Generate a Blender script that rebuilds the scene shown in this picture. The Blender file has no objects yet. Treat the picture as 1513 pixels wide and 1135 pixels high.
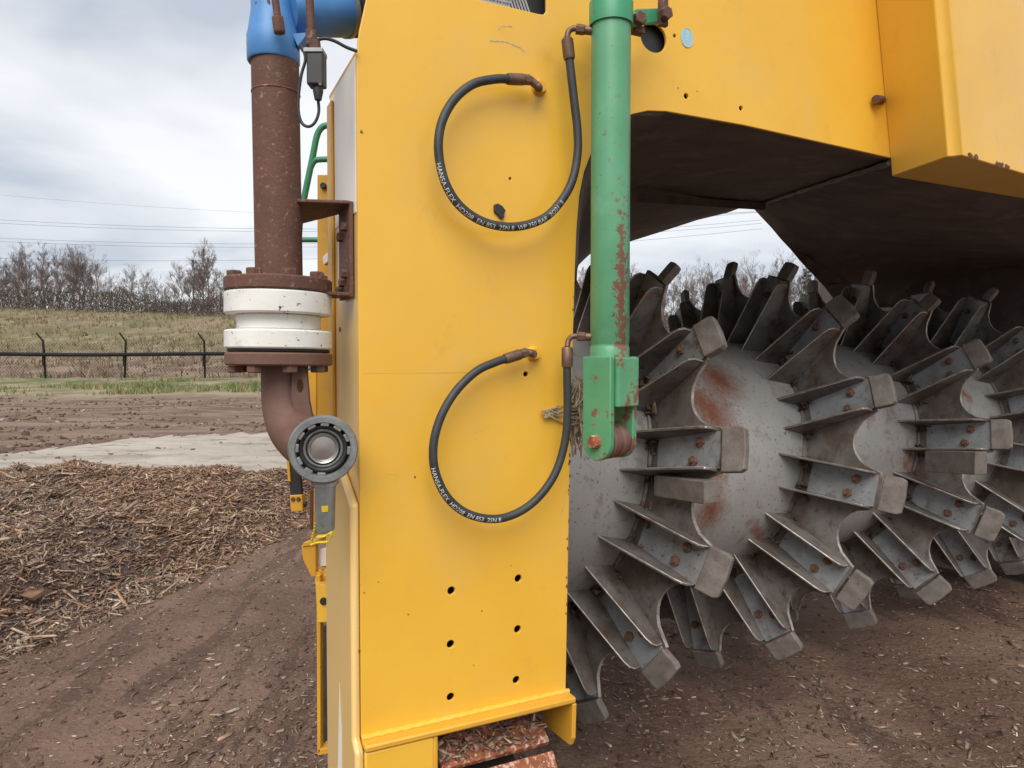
import bpy, bmesh, math, random
import numpy as np
from mathutils import Vector, Matrix, noise as mnoise
random.seed(7); rng = np.random.default_rng(7)
sc = bpy.context.scene
COL = sc.collection
R_ = math.radians

# ------------------------------------------------------------------ camera
CAMH = 1.38; FPX = 1050.0; CX, CY, HOR = 756.5, 567.5, 535.0
PITCH = math.atan((CY - HOR) / FPX)
CAM = Vector((0, 0, CAMH))
cam = bpy.data.cameras.new('camera'); camo = bpy.data.objects.new('camera', cam); COL.objects.link(camo)
cam.sensor_fit = 'HORIZONTAL'; cam.sensor_width = 36; cam.lens = 36 * FPX / 1513
cam.clip_start = 0.05; cam.clip_end = 2000
camo.location = CAM; camo.rotation_euler = (math.pi / 2 - PITCH, 0, 0)
sc.camera = camo

# ------------------------------------------------------------------ world, sun, exposure
SUN = Vector((-0.08, -0.65, 0.755)).normalized()
w = bpy.data.worlds.new('World'); sc.world = w; w.use_nodes = True
nt = w.node_tree; nt.nodes.clear()
def wn(t, **k):
    n = nt.nodes.new(t)
    for a, v in k.items(): setattr(n, a, v)
    return n
out = wn('ShaderNodeOutputWorld'); bg = wn('ShaderNodeBackground'); bg.inputs[1].default_value = 0.1
sky = wn('ShaderNodeTexSky', sky_type='NISHITA', sun_disc=False, sun_elevation=math.asin(SUN.z), sun_rotation=math.atan2(SUN.x, SUN.y))
tc = wn('ShaderNodeTexCoord'); sep = wn('ShaderNodeSeparateXYZ'); nt.links.new(tc.outputs['Generated'], sep.inputs[0])
ad = wn('ShaderNodeMath', operation='ADD'); nt.links.new(sep.outputs[2], ad.inputs[0]); ad.inputs[1].default_value = 0.22
mx_ = wn('ShaderNodeMath', operation='MAXIMUM'); nt.links.new(ad.outputs[0], mx_.inputs[0]); mx_.inputs[1].default_value = 0.12
dv = wn('ShaderNodeVectorMath', operation='DIVIDE'); cb = wn('ShaderNodeCombineXYZ')
for i in range(3): nt.links.new(mx_.outputs[0], cb.inputs[i])
nt.links.new(tc.outputs['Generated'], dv.inputs[0]); nt.links.new(cb.outputs[0], dv.inputs[1])
mp = wn('ShaderNodeMapping'); mp.inputs['Scale'].default_value = (0.6, 1.05, 1.0); mp.inputs['Location'].default_value = (0.35, 1.9, 0)
nt.links.new(dv.outputs[0], mp.inputs[0])
nz = wn('ShaderNodeTexNoise'); nz.inputs['Scale'].default_value = 1.25; nz.inputs['Detail'].default_value = 5.5; nz.inputs['Roughness'].default_value = 0.5
nz.inputs['Distortion'].default_value = 0.35
nt.links.new(mp.outputs[0], nz.inputs['Vector'])
cr = wn('ShaderNodeValToRGB'); cr.color_ramp.elements[0].position = 0.39; cr.color_ramp.elements[0].color = (0.50, 0.545, 0.615, 1)
cr.color_ramp.elements[1].position = 0.62; cr.color_ramp.elements[1].color = (0.88, 0.89, 0.905, 1)
e = cr.color_ramp.elements.new(0.49); e.color = (0.70, 0.72, 0.76, 1)
nt.links.new(nz.outputs[0], cr.inputs[0])
sca = wn('ShaderNodeVectorMath', operation='SCALE'); sca.inputs['Scale'].default_value = 5.5; nt.links.new(cr.outputs[0], sca.inputs[0])
mix = wn('ShaderNodeMix', data_type='RGBA'); mix.inputs[0].default_value = 0.93
nt.links.new(sky.outputs[0], mix.inputs[6]); nt.links.new(sca.outputs[0], mix.inputs[7])
nt.links.new(mix.outputs[2], bg.inputs[0]); nt.links.new(bg.outputs[0], out.inputs[0])
sl = bpy.data.lights.new('sun', 'SUN'); sl.energy = 1.5; sl.angle = R_(48); sl.color = (1.0, 0.965, 0.91)
so = bpy.data.objects.new('sun', sl); COL.objects.link(so); so.rotation_euler = (-SUN).to_track_quat('-Z', 'Y').to_euler(); so.location = (3, -6, 9)
sc.view_settings.view_transform = 'Standard'; sc.view_settings.look = 'None'; sc.view_settings.exposure = 1.05; sc.view_settings.gamma = 1
sc.view_settings.use_curve_mapping = False

# ------------------------------------------------------------------ pixel helpers (a pixel of the photograph is a direction)
FWD = Vector((0, math.cos(PITCH), -math.sin(PITCH))); UP = Vector((0, math.sin(PITCH), math.cos(PITCH)))
def ray(x, y): return Vector((1, 0, 0)) * ((x - CX) / FPX) + UP * ((CY - y) / FPX) + FWD
def W(x, y, Y):
    d = ray(x, y); return CAM + d * (Y / d.y)
def on_ground(x, y, z=0.0):
    d = ray(x, y); return CAM + d * ((z - CAMH) / d.z)
TH = R_(25.6)
A = Vector((math.cos(TH), math.sin(TH), 0)); B = Vector((-math.sin(TH), math.cos(TH), 0)); N = -B; Z = Vector((0, 0, 1))
P0 = W(530, 535, 1.40); P0.z = 0
def PU(x, y, w=0.0):
    d = ray(x, y); t = (P0 + N * w - CAM).dot(N) / d.dot(N); return CAM + d * t
def uv(x, y, w=0.0):
    p = PU(x, y, w); return ((p - P0).dot(A), p.z)
def M(u, v, w=0.0): return P0 + A * u + Z * v + N * w

# ------------------------------------------------------------------ materials
def mat(name, c1, c2=None, rough=0.5, metal=0.0, scale=6.0, lo=0.35, hi=0.65, bump=0.0, bscale=60.0, coat=0.0,
        spots=None, coords='world', stretch=(1, 1, 1), detail=6.0, rough2=None, spec=0.5, attr=None, dist=0.004):
    """two-tone noise colour + optional list of spot layers (colour, scale, threshold, softness)"""
    m = bpy.data.materials.new(name); m.use_nodes = True; t = m.node_tree; b = t.nodes['Principled BSDF']
    def nn(k, **kw):
        n = t.nodes.new(k)
        for a_, v_ in kw.items(): setattr(n, a_, v_)
        return n
    if coords == 'world': src = nn('ShaderNodeNewGeometry').outputs['Position']
    else: src = nn('ShaderNodeTexCoord').outputs['Object']
    mpn = nn('ShaderNodeMapping'); mpn.inputs['Scale'].default_value = stretch; t.links.new(src, mpn.inputs[0]); V = mpn.outputs[0]
    def noise(s, d=detail, ro=0.6):
        n = nn('ShaderNodeTexNoise'); n.inputs['Scale'].default_value = s; n.inputs['Detail'].default_value = d; n.inputs['Roughness'].default_value = ro
        t.links.new(V, n.inputs['Vector']); return n.outputs[0]
    def ramp(v, a_, b_, c_, d_):
        r = nn('ShaderNodeMapRange'); r.inputs[1].default_value = a_; r.inputs[2].default_value = b_; r.inputs[3].default_value = c_; r.inputs[4].default_value = d_
        t.links.new(v, r.inputs[0]); return r.outputs[0]
    def mixc(f, x, y):
        k = nn('ShaderNodeMix', data_type='RGBA')
        if isinstance(f, float): k.inputs[0].default_value = f
        else: t.links.new(f, k.inputs[0])
        for i, q in ((6, x), (7, y)):
            if isinstance(q, tuple): k.inputs[i].default_value = (*q, 1)
            else: t.links.new(q, k.inputs[i])
        return k.outputs[2]
    if attr:
        an = nn('ShaderNodeAttribute', attribute_name=attr); col = an.outputs['Color']
        if c2: col = mixc(ramp(noise(scale), lo, hi, 0, 0.5), col, c2)
    else:
        col = mixc(ramp(noise(scale), lo, hi, 0, 1), c1, c2 or c1)
    rsrc = None
    for sp in spots or []:
        c, s, th, soft = sp[:4]
        f = ramp(noise(s, 8.0, 0.68), th, th + soft, 0, sp[4] if len(sp) > 4 else 1)
        col = mixc(f, col, c); rsrc = f
    t.links.new(col, b.inputs['Base Color'])
    b.inputs['Roughness'].default_value = rough; b.inputs['Metallic'].default_value = metal
    b.inputs['Specular IOR Level'].default_value = spec
    if rough2 is not None: t.links.new(ramp(noise(scale * 2.7), 0.35, 0.65, rough, rough2), b.inputs['Roughness'])
    if coat: b.inputs['Coat Weight'].default_value = coat; b.inputs['Coat Roughness'].default_value = 0.18
    if bump:
        bn = nn('ShaderNodeBump'); bn.inputs['Strength'].default_value = bump; bn.inputs['Distance'].default_value = dist
        t.links.new(noise(bscale, 5.0), bn.inputs['Height']); t.links.new(bn.outputs[0], b.inputs['Normal'])
    m['_h'] = 1
    return m
YEL = (0.83, 0.475, 0.048)
M_yel = mat('yellow_paint', YEL, (0.78, 0.43, 0.040), rough=0.34, rough2=0.46, scale=3.0, bump=0.05, bscale=160, coat=0.25,
            spots=[((0.66, 0.42, 0.13), 3.2, 0.50, 0.22, 0.42), ((0.55, 0.29, 0.05), 9.0, 0.60, 0.2, 0.45), ((0.10, 0.05, 0.03), 42, 0.755, 0.02, 0.9)])
M_yel2 = mat('worn_yellow_paint', (0.74, 0.39, 0.03), (0.62, 0.32, 0.04), rough=0.42, scale=7, bump=0.1, bscale=120,
             spots=[((0.30, 0.16, 0.06), 16, 0.60, 0.12, 0.6), ((0.06, 0.035, 0.025), 55, 0.68, 0.03)])
M_side = mat('side_glare_yellow_paint', (0.86, 0.57, 0.17), (0.80, 0.56, 0.25), rough=0.30, scale=3.5, coat=0.4, bump=0.04, bscale=90,
             spots=[((0.58, 0.44, 0.24), 6, 0.56, 0.2, 0.6), ((0.12, 0.07, 0.04), 60, 0.74, 0.03)], stretch=(1, 1, 0.45))  # paler than the front: grazing sky glare painted into the colour
M_cream = mat('chalky_cream_paint', (0.86, 0.82, 0.75), (0.80, 0.75, 0.67), rough=0.45, scale=9, stretch=(1, 1, 0.3), bump=0.04,
              spots=[((0.55, 0.42, 0.22), 12, 0.66, 0.1, 0.5)])
M_rust = mat('rusty_brown_steel', (0.098, 0.045, 0.030), (0.135, 0.058, 0.036), rough=0.72, scale=18, bump=0.35, bscale=140,
             spots=[((0.33, 0.22, 0.19), 95, 0.585, 0.07, 0.7), ((0.03, 0.02, 0.017), 30, 0.64, 0.1, 0.6)])
M_rust2 = mat('red_brown_steel', (0.125, 0.056, 0.039), (0.165, 0.090, 0.065), rough=0.62, scale=14, bump=0.2, bscale=110,
              spots=[((0.30, 0.24, 0.2), 34, 0.64, 0.1, 0.6), ((0.05, 0.03, 0.024), 60, 0.67, 0.05)])
M_orange = mat('orange_rust', (0.33, 0.10, 0.035), (0.20, 0.06, 0.03), rough=0.85, scale=40, bump=0.5, bscale=120, spots=[((0.58, 0.40, 0.30), 70, 0.52, 0.06, 0.85)])
M_bolt = mat('rusty_bolt_steel', (0.19, 0.10, 0.06), (0.12, 0.06, 0.04), rough=0.7, scale=60, bump=0.3, bscale=220)
M_fit = mat('brown_plated_steel', (0.13, 0.075, 0.055), (0.20, 0.115, 0.075), rough=0.45, metal=0.45, scale=45, bump=0.1, bscale=200)
M_hose = mat('black_hose_rubber', (0.022, 0.024, 0.026), (0.04, 0.043, 0.046), rough=0.52, scale=22, bump=0.12, bscale=260)
M_ink = mat('white_print', (0.72, 0.72, 0.70), (0.5, 0.5, 0.48), rough=0.6, scale=60)
M_white = mat('chipped_white_paint', (0.78, 0.775, 0.72), (0.68, 0.67, 0.61), rough=0.45, scale=9, bump=0.12, bscale=120,
              spots=[((0.42, 0.37, 0.29), 14, 0.53, 0.16, 0.65), ((0.045, 0.04, 0.035), 75, 0.625, 0.025)])
M_blue = mat('blue_valve_paint', (0.055, 0.20, 0.50), (0.085, 0.26, 0.55), rough=0.42, scale=10, bump=0.1,
             spots=[((0.10, 0.13, 0.17), 26, 0.64, 0.08, 0.8)])
M_dark = mat('black_plastic', (0.018, 0.018, 0.019), (0.03, 0.03, 0.03), rough=0.45, scale=30, bump=0.06)
M_alu = mat('dull_cast_aluminium', (0.26, 0.27, 0.265), (0.18, 0.19, 0.185), rough=0.48, metal=0.35, scale=26, bump=0.2, bscale=150,
            spots=[((0.09, 0.09, 0.085), 40, 0.6, 0.1, 0.7)])
M_pol = mat('polished_metal', (0.50, 0.485, 0.46), (0.36, 0.345, 0.32), rough=0.34, metal=0.9, scale=20)
M_gal = mat('galvanised_steel', (0.34, 0.35, 0.36), (0.25, 0.26, 0.27), rough=0.5, metal=0.5, scale=20)
M_grn = mat('green_paint', (0.085, 0.30, 0.155), (0.115, 0.345, 0.19), rough=0.40, scale=9, bump=0.05, bscale=120, coat=0.15,
            spots=[((0.16, 0.40, 0.25), 12, 0.58, 0.15, 0.7), ((0.05, 0.035, 0.025), 70, 0.70, 0.03)])
M_grn2 = mat('fresh_green_paint', (0.035, 0.27, 0.13), (0.05, 0.30, 0.15), rough=0.42, scale=12, spots=[((0.22, 0.10, 0.06), 40, 0.62, 0.06)])
M_rail = mat('dark_green_paint', (0.02, 0.17, 0.085), (0.03, 0.2, 0.10), rough=0.4, scale=12)
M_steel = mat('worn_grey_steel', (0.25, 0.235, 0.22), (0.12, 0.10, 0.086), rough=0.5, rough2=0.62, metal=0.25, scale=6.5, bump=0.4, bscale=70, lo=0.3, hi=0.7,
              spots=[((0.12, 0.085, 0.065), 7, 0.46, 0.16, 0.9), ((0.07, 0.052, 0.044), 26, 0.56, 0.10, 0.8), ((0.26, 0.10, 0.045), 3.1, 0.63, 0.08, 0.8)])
M_tube = mat('scoured_drum_steel', (0.47, 0.46, 0.44), (0.36, 0.345, 0.325), rough=0.46, rough2=0.58, metal=0.25, scale=2.6, bump=0.15, bscale=90, lo=0.3, hi=0.7,
             spots=[((0.30, 0.105, 0.05), 2.3, 0.585, 0.07, 0.85), ((0.13, 0.09, 0.07), 5, 0.60, 0.15, 0.5), ((0.09, 0.06, 0.045), 75, 0.60, 0.05, 0.85), ((0.16, 0.12, 0.10), 17, 0.55, 0.12, 0.5)])
M_seat = mat('scoured_steel_sky_tint', (0.40, 0.42, 0.435), (0.27, 0.275, 0.28), rough=0.42, rough2=0.6, metal=0.35, scale=9, bump=0.25, bscale=120, spots=[((0.16, 0.11, 0.085), 13, 0.54, 0.14, 0.8), ((0.06, 0.045, 0.04), 60, 0.60, 0.06, 0.8)])  # scoured seats; the bluish tone paints in the reflected sky
M_cap = mat('gritty_wear_steel', (0.135, 0.112, 0.097), (0.215, 0.185, 0.162), rough=0.7, scale=25, bump=0.4, bscale=160, spots=[((0.09, 0.06, 0.045), 45, 0.6, 0.1, 0.7)])
M_edge = mat('bare_steel_edge', (0.56, 0.53, 0.49), (0.26, 0.20, 0.16), rough=0.5, metal=0.5, scale=30)
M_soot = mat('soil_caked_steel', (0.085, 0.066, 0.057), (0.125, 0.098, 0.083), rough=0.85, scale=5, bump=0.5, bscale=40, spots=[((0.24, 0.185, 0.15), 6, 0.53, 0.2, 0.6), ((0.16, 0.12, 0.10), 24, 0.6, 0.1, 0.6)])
M_track = mat('muddy_track_steel', (0.045, 0.034, 0.030), (0.075, 0.055, 0.047), rough=0.85, scale=14, bump=0.6, bscale=60)
M_strawm = mat('dry_straw', (0.50, 0.40, 0.26), (0.30, 0.22, 0.14), rough=0.8, scale=40)
M_stick = mat('pale_blue_sticker', (0.30, 0.53, 0.62), (0.36, 0.58, 0.66), rough=0.35, scale=30)
M_redtag = mat('bright_yellow_webbing', (0.78, 0.58, 0.02), (0.6, 0.42, 0.02), rough=0.6, scale=30)
M_grey = mat('grey_expanded_metal', (0.42, 0.42, 0.42), (0.3, 0.3, 0.3), rough=0.5, scale=30)

# ------------------------------------------------------------------ mesh helpers
WL = {}
def setp(o, label=None, cat=None, group=None, kind=None):
    for k, v in (('label', label), ('category', cat), ('group', group), ('kind', kind)):
        if v: o[k] = v
    return o
def thing(name, loc, label, cat, group=None):
    o = bpy.data.objects.new(name, None); COL.objects.link(o); o.location = loc; o.empty_display_size = 0.2
    WL[o.name] = Vector(loc); return setp(o, label, cat, group)
def attach(o, parent, c):
    WL[o.name] = Vector(c)
    if parent is not None:
        o.parent = parent; o.location = Vector(c) - WL[parent.name]
    else: o.location = c
def finish(me, smooth):
    if smooth is None: return
    me.shade_smooth(); me.set_sharp_from_angle(angle=R_(smooth))
class MB:
    def __init__(s): s.v = []; s.f = []
    def quad(s, pts):
        n = len(s.v); s.v += [Vector(p) for p in pts]; s.f.append(tuple(range(n, n + len(pts))))
    def box(s, o, x, y, z):
        """box from corner o with edge vectors x, y, z"""
        o, x, y, z = map(Vector, (o, x, y, z)); n = len(s.v)
        s.v += [o, o + x, o + x + y, o + y, o + z, o + x + z, o + x + y + z, o + y + z]
        fs = [(0, 3, 2, 1), (4, 5, 6, 7), (0, 1, 5, 4), (1, 2, 6, 5), (2, 3, 7, 6), (3, 0, 4, 7)]
        if x.cross(y).dot(z) < 0: fs = [f[::-1] for f in fs]
        s.f += [tuple(n + i for i in f) for f in fs]; return s
    def cbox(s, c, x, y, z):
        x, y, z = map(Vector, (x, y, z)); return s.box(Vector(c) - x / 2 - y / 2 - z / 2, x, y, z)
    def prism(s, poly, ext):
        ext = Vector(ext); n = len(s.v); k = len(poly); poly = [Vector(p) for p in poly]
        nrm = Vector((0, 0, 0))
        for i in range(k): nrm += poly[i].cross(poly[(i + 1) % k])
        if nrm.dot(ext) < 0: poly = poly[::-1]
        s.v += poly + [p + ext for p in poly]
        s.f.append(tuple(n + i for i in range(k))[::-1]); s.f.append(tuple(n + k + i for i in range(k)))
        for i in range(k):
            j = (i + 1) % k; s.f.append((n + i, n + j, n + k + j, n + k + i))
        return s
    def tube(s, pts, rad, sides=16, cap=True, up=None, closed=False):
        pts = [Vector(p) for p in pts]; k = len(pts)
        if not hasattr(rad, '__len__'): rad = [rad] * k
        tan = []
        for i in range(k):
            if closed: d = pts[(i + 1) % k] - pts[i - 1]
            else: d = pts[min(i + 1, k - 1)] - pts[max(i - 1, 0)]
            if d.length < 1e-9: d = tan[-1] if tan else pts[-1] - pts[0]
            tan.append(d.normalized())
        u = Vector(up) if up is not None else tan[0].orthogonal()
        n0 = len(s.v)
        for i in range(k):
            t = tan[i]; u = (u - t * u.dot(t)); u.normalize(); q = t.cross(u)
            for j in range(sides):
                an = 2 * math.pi * j / sides
                s.v.append(pts[i] + (u * math.cos(an) + q * math.sin(an)) * rad[i])
        for i in range(k if closed else k - 1):
            i2 = (i + 1) % k
            for j in range(sides):
                j2 = (j + 1) % sides
                s.f.append((n0 + i * sides + j, n0 + i * sides + j2, n0 + i2 * sides + j2, n0 + i2 * sides + j))
        if cap and not closed:
            s.f.append(tuple(n0 + j for j in range(sides))[::-1]); s.f.append(tuple(n0 + (k - 1) * sides + j for j in range(sides)))
        return s
    def rev(s, c, axis, prof, sides=48, up=None):
        """surface of revolution: prof = [(t along axis, radius)], closed by caps"""
        axis = Vector(axis).normalized(); c = Vector(c); u = Vector(up) if up is not None else axis.orthogonal(); u.normalize(); q = axis.cross(u); n0 = len(s.v); k = len(prof)
        for t_, r in prof:
            for j in range(sides):
                an = 2 * math.pi * j / sides; s.v.append(c + axis * t_ + (u * math.cos(an) + q * math.sin(an)) * max(r, 1e-5))
        for i in range(k - 1):
            for j in range(sides):
                j2 = (j + 1) % sides; s.f.append((n0 + i * sides + j, n0 + i * sides + j2, n0 + (i + 1) * sides + j2, n0 + (i + 1) * sides + j))
        s.f.append(tuple(n0 + j for j in range(sides))[::-1]); s.f.append(tuple(n0 + (k - 1) * sides + j for j in range(sides)))
        return s
    def mesh(s, name, m, smooth=35):
        me = bpy.data.meshes.new(name); me.from_pydata([tuple(v) for v in s.v], [], s.f); me.materials.append(m); finish(me, smooth); return me
    def build(s, name, m, parent=None, smooth=35, bevel=0.0, seg=2, kind=None, solid=0.0):
        P = np.array([tuple(v) for v in s.v]); c = Vector(((P[:, 0].min() + P[:, 0].max()) / 2, (P[:, 1].min() + P[:, 1].max()) / 2, P[:, 2].min()))
        s.v = [v - c for v in s.v]
        me = s.mesh(name, m, smooth); o = bpy.data.objects.new(name, me); COL.objects.link(o); attach(o, parent, c)
        if solid:
            md = o.modifiers.new('solid', 'SOLIDIFY'); md.thickness = solid; md.offset = 0
        if bevel:
            md = o.modifiers.new('bevel', 'BEVEL'); md.width = bevel; md.segments = seg; md.limit_method = 'ANGLE'; md.angle_limit = R_(30)
        if kind: o['kind'] = kind
        return o
def hexnut(c, axis, r, h, sides=6): return MB().rev(c, axis, [(0, r), (h * 0.85, r), (h, r * 0.88)], sides)
def spline(pts, n=8):
    """Catmull-Rom through points"""
    P = [Vector(p) for p in pts]; P = [P[0] * 2 - P[1]] + P + [P[-1] * 2 - P[-2]]; o = []
    for i in range(1, len(P) - 2):
        for k in range(n):
            t = k / n; a, b, c, d = P[i - 1:i + 3]
            o.append(0.5 * ((2 * b) + (c - a) * t + (2 * a - 5 * b + 4 * c - d) * t * t + (3 * b - a - 3 * c + d) * t ** 3))
    o.append(P[-2]); return o
def sheet_with_holes(name, outline, holes, thick, m, parent, w=0.0, bevel=0.0015):
    """flat plate in the panel plane, outline and holes in (u, v) metres, front face at offset w"""
    cu = bpy.data.curves.new(name, 'CURVE'); cu.dimensions = '2D'; cu.fill_mode = 'BOTH'; cu.extrude = thick / 2 - bevel; cu.bevel_depth = bevel; cu.bevel_resolution = 1; cu.offset = -bevel
    for ring in [outline] + holes:
        sp = cu.splines.new('POLY'); sp.points.add(len(ring) - 1); sp.use_cyclic_u = True
        for i, (u, v) in enumerate(ring): sp.points[i].co = (u, v, 0, 1)
    tmp = bpy.data.objects.new(name + '_tmp', cu); COL.objects.link(tmp)
    dg = bpy.context.evaluated_depsgraph_get(); me = bpy.data.meshes.new_from_object(tmp.evaluated_get(dg))
    bpy.data.objects.remove(tmp); bpy.data.curves.remove(cu)
    X = np.empty(len(me.vertices) * 3, np.float32); me.vertices.foreach_get('co', X); X = X.reshape(-1, 3)
    o0 = M(0, 0, w - thick / 2); c = M(X[:, 0].mean(), X[:, 1].min(), w)
    Wd = np.array(o0)[None] + X[:, :1] * np.array(A)[None] + X[:, 1:2] * np.array(Z)[None] + X[:, 2:] * np.array(N)[None] - np.array(c)[None]
    me.vertices.foreach_set('co', Wd.astype(np.float32).ravel()); me.update(); me.materials.clear(); me.materials.append(m)
    for p in me.polygons: p.use_smooth = False
    o = bpy.data.objects.new(name, me); COL.objects.link(o); attach(o, parent, c); return o
def circ(cu_, cv_, ru, rv=None, n=20):
    rv = rv or ru; return [(cu_ + ru * math.cos(2 * math.pi * i / n), cv_ + rv * math.sin(2 * math.pi * i / n)) for i in range(n)]

# ------------------------------------------------------------------ terrain
def sst(a, b, x): t = min(max((x - a) / (b - a), 0), 1); return t * t * (3 - 2 * t)
def fbm(x, y, z=0.0): return mnoise.fractal(Vector((x, y, z)), 1.0, 2.0, 4, noise_basis='PERLIN_ORIGINAL')
def terr(x, y):
    z = 0.58 * sst(25, 36, y)
    if y > 37:
        hc = 5.0 - 0.032 * min(max(x, -90), 60)
        z += hc * min((y - 37) / 39, 1.0) + 0.05 * (y > 38) * fbm(x * 0.4, y * 0.4) * min((y - 37) / 10, 1) * 3
    if -2 < y < 26:
        near = sst(0.3, 2.0, y)
        z += near * (0.022 * fbm(x * 1.1, y * 1.1) + 0.008 * fbm(x * 6, y * 6, 3))
        if y < 12:
            z += near * 0.018 * fbm((x - 0.2 * y) * 2.6, (y + 0.2 * x) * 0.35, 9)
        if y > 14: z += 0.10 * sst(14, 19, y) * sst(26, 21, y) * max(0, fbm(x * 0.25, y * 0.5, 5) + 0.35)
    return z
def graded(a0, a1, step, far, g=1.12):
    L = list(np.arange(a0, a1, step)); s = step; x = L[-1]; up = []
    while x < far[1]: s = min(s * g, 12); x += s; up.append(x)
    s = step; x = a0; dn = []
    while x > far[0]: s = min(s * g, 12); x -= s; dn.append(x)
    return dn[::-1] + L + up
gx = graded(-4.6, 3.4, 0.05, (-420, 420), 1.07); gy = graded(1.6, 9.5, 0.05, (-60, 620), 1.035)
gv = [(x, y, terr(x, y)) for y in gy for x in gx]; nx = len(gx)
gf = [(j * nx + i, j * nx + i + 1, (j + 1) * nx + i + 1, (j + 1) * nx + i) for j in range(len(gy) - 1) for i in range(nx - 1)]
def ground_mat():
    m = bpy.data.materials.new('compost_soil_and_grass'); m.use_nodes = True; t = m.node_tree; b = t.nodes['Principled BSDF']
    def nn(k, **kw):
        n = t.nodes.new(k)
        for a_, v_ in kw.items(): setattr(n, a_, v_)
        return n
    P = nn('ShaderNodeNewGeometry').outputs['Position']
    sp = nn('ShaderNodeSeparateXYZ'); t.links.new(P, sp.inputs[0])
    def noise(s, d=6, stretch=None, rot=0, ro=0.6):
        n = nn('ShaderNodeTexNoise'); n.inputs['Scale'].default_value = s; n.inputs['Detail'].default_value = d; n.inputs['Roughness'].default_value = ro
        if stretch:
            k = nn('ShaderNodeMapping'); k.inputs['Scale'].default_value = stretch; k.inputs['Rotation'].default_value = (0, 0, rot); t.links.new(P, k.inputs[0]); t.links.new(k.outputs[0], n.inputs['Vector'])
        else: t.links.new(P, n.inputs['Vector'])
        return n.outputs[0]
    def rg(v, a_, b_, c_=0.0, d_=1.0):
        r = nn('ShaderNodeMapRange'); r.interpolation_type = 'SMOOTHSTEP'
        for i, q in zip((1, 2, 3, 4), (a_, b_, c_, d_)): r.inputs[i].default_value = q
        t.links.new(v, r.inputs[0]); return r.outputs[0]
    def mixc(f, x, y):
        k = nn('ShaderNodeMix', data_type='RGBA'); t.links.new(f, k.inputs[0]) if not isinstance(f, float) else setattr(k.inputs[0], 'default_value', f)
        for i, q in ((6, x), (7, y)):
            if isinstance(q, tuple): k.inputs[i].default_value = (*q, 1)
            else: t.links.new(q, k.inputs[i])
        return k.outputs[2]
    def op(o_, x, y):
        k = nn('ShaderNodeMath', operation=o_)
        for i, q in ((0, x), (1, y)):
            if isinstance(q, (int, float)): k.inputs[i].default_value = q
            else: t.links.new(q, k.inputs[i])
        return k.outputs[0]
    soil = mixc(rg(noise(1.3), 0.38, 0.62), (0.124, 0.074, 0.053), (0.195, 0.124, 0.090))
    soil = mixc(rg(noise(1.5, 5, (2.6, 0.42, 1), R_(14)), 0.535, 0.565, 0, 0.62), soil, (0.078, 0.049, 0.037))
    soil = mixc(rg(noise(55, 4), 0.52, 0.75, 0, 0.75), soil, (0.27, 0.185, 0.138))
    soil = mixc(rg(noise(90, 3), 0.60, 0.72, 0, 0.55), soil, (0.065, 0.042, 0.032))
    far = mixc(rg(noise(0.9, 6, (0.5, 1.6, 1)), 0.35, 0.65), (0.135, 0.085, 0.063), (0.25, 0.18, 0.135))
    Y = sp.outputs[1]
    yj = op('ADD', Y, op('MULTIPLY', op('SUBTRACT', noise(0.35, 5), 0.5), 7.0))
    col = mixc(rg(Y, 9, 15), soil, far)
    dry = mixc(rg(noise(0.8, 7), 0.38, 0.62), (0.20, 0.155, 0.105), (0.30, 0.245, 0.16))
    grass = mixc(rg(noise(0.55, 6), 0.42, 0.60), dry, (0.105, 0.135, 0.045))
    col = mixc(rg(yj, 25.5, 28), col, dry); col = mixc(rg(yj, 28, 31), col, grass)
    hillA = mixc(rg(noise(0.16, 7), 0.40, 0.60), (0.215, 0.165, 0.108), (0.155, 0.135, 0.07))
    hillA = mixc(rg(noise(0.9, 6, (1, 0.4, 1)), 0.46, 0.7, 0, 0.7), hillA, (0.33, 0.26, 0.165))
    base = mixc(rg(noise(0.5, 6), 0.4, 0.6), (0.16, 0.105, 0.085), (0.27, 0.20, 0.14))
    col = mixc(rg(yj, 34, 37.5), col, base); col = mixc(rg(yj, 42, 50), col, hillA)
    t.links.new(col, b.inputs['Base Color']); b.inputs['Roughness'].default_value = 0.92; b.inputs['Specular IOR Level'].default_value = 0.2
    bn = nn('ShaderNodeBump'); bn.inputs['Strength'].default_value = 0.95; bn.inputs['Distance'].default_value = 0.03
    t.links.new(op('ADD', op('MULTIPLY', noise(38, 6), 0.6), noise(9, 5)), bn.inputs['Height']); t.links.new(bn.outputs[0], b.inputs['Normal'])
    return m
me = bpy.data.meshes.new('ground'); me.from_pydata(gv, [], gf); me.materials.append(ground_mat()); me.shade_smooth()
o = bpy.data.objects.new('ground', me); COL.objects.link(o); o['kind'] = 'structure'
o['label'] = 'dark brown compost soil yard rising to a grassy hill'

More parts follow.
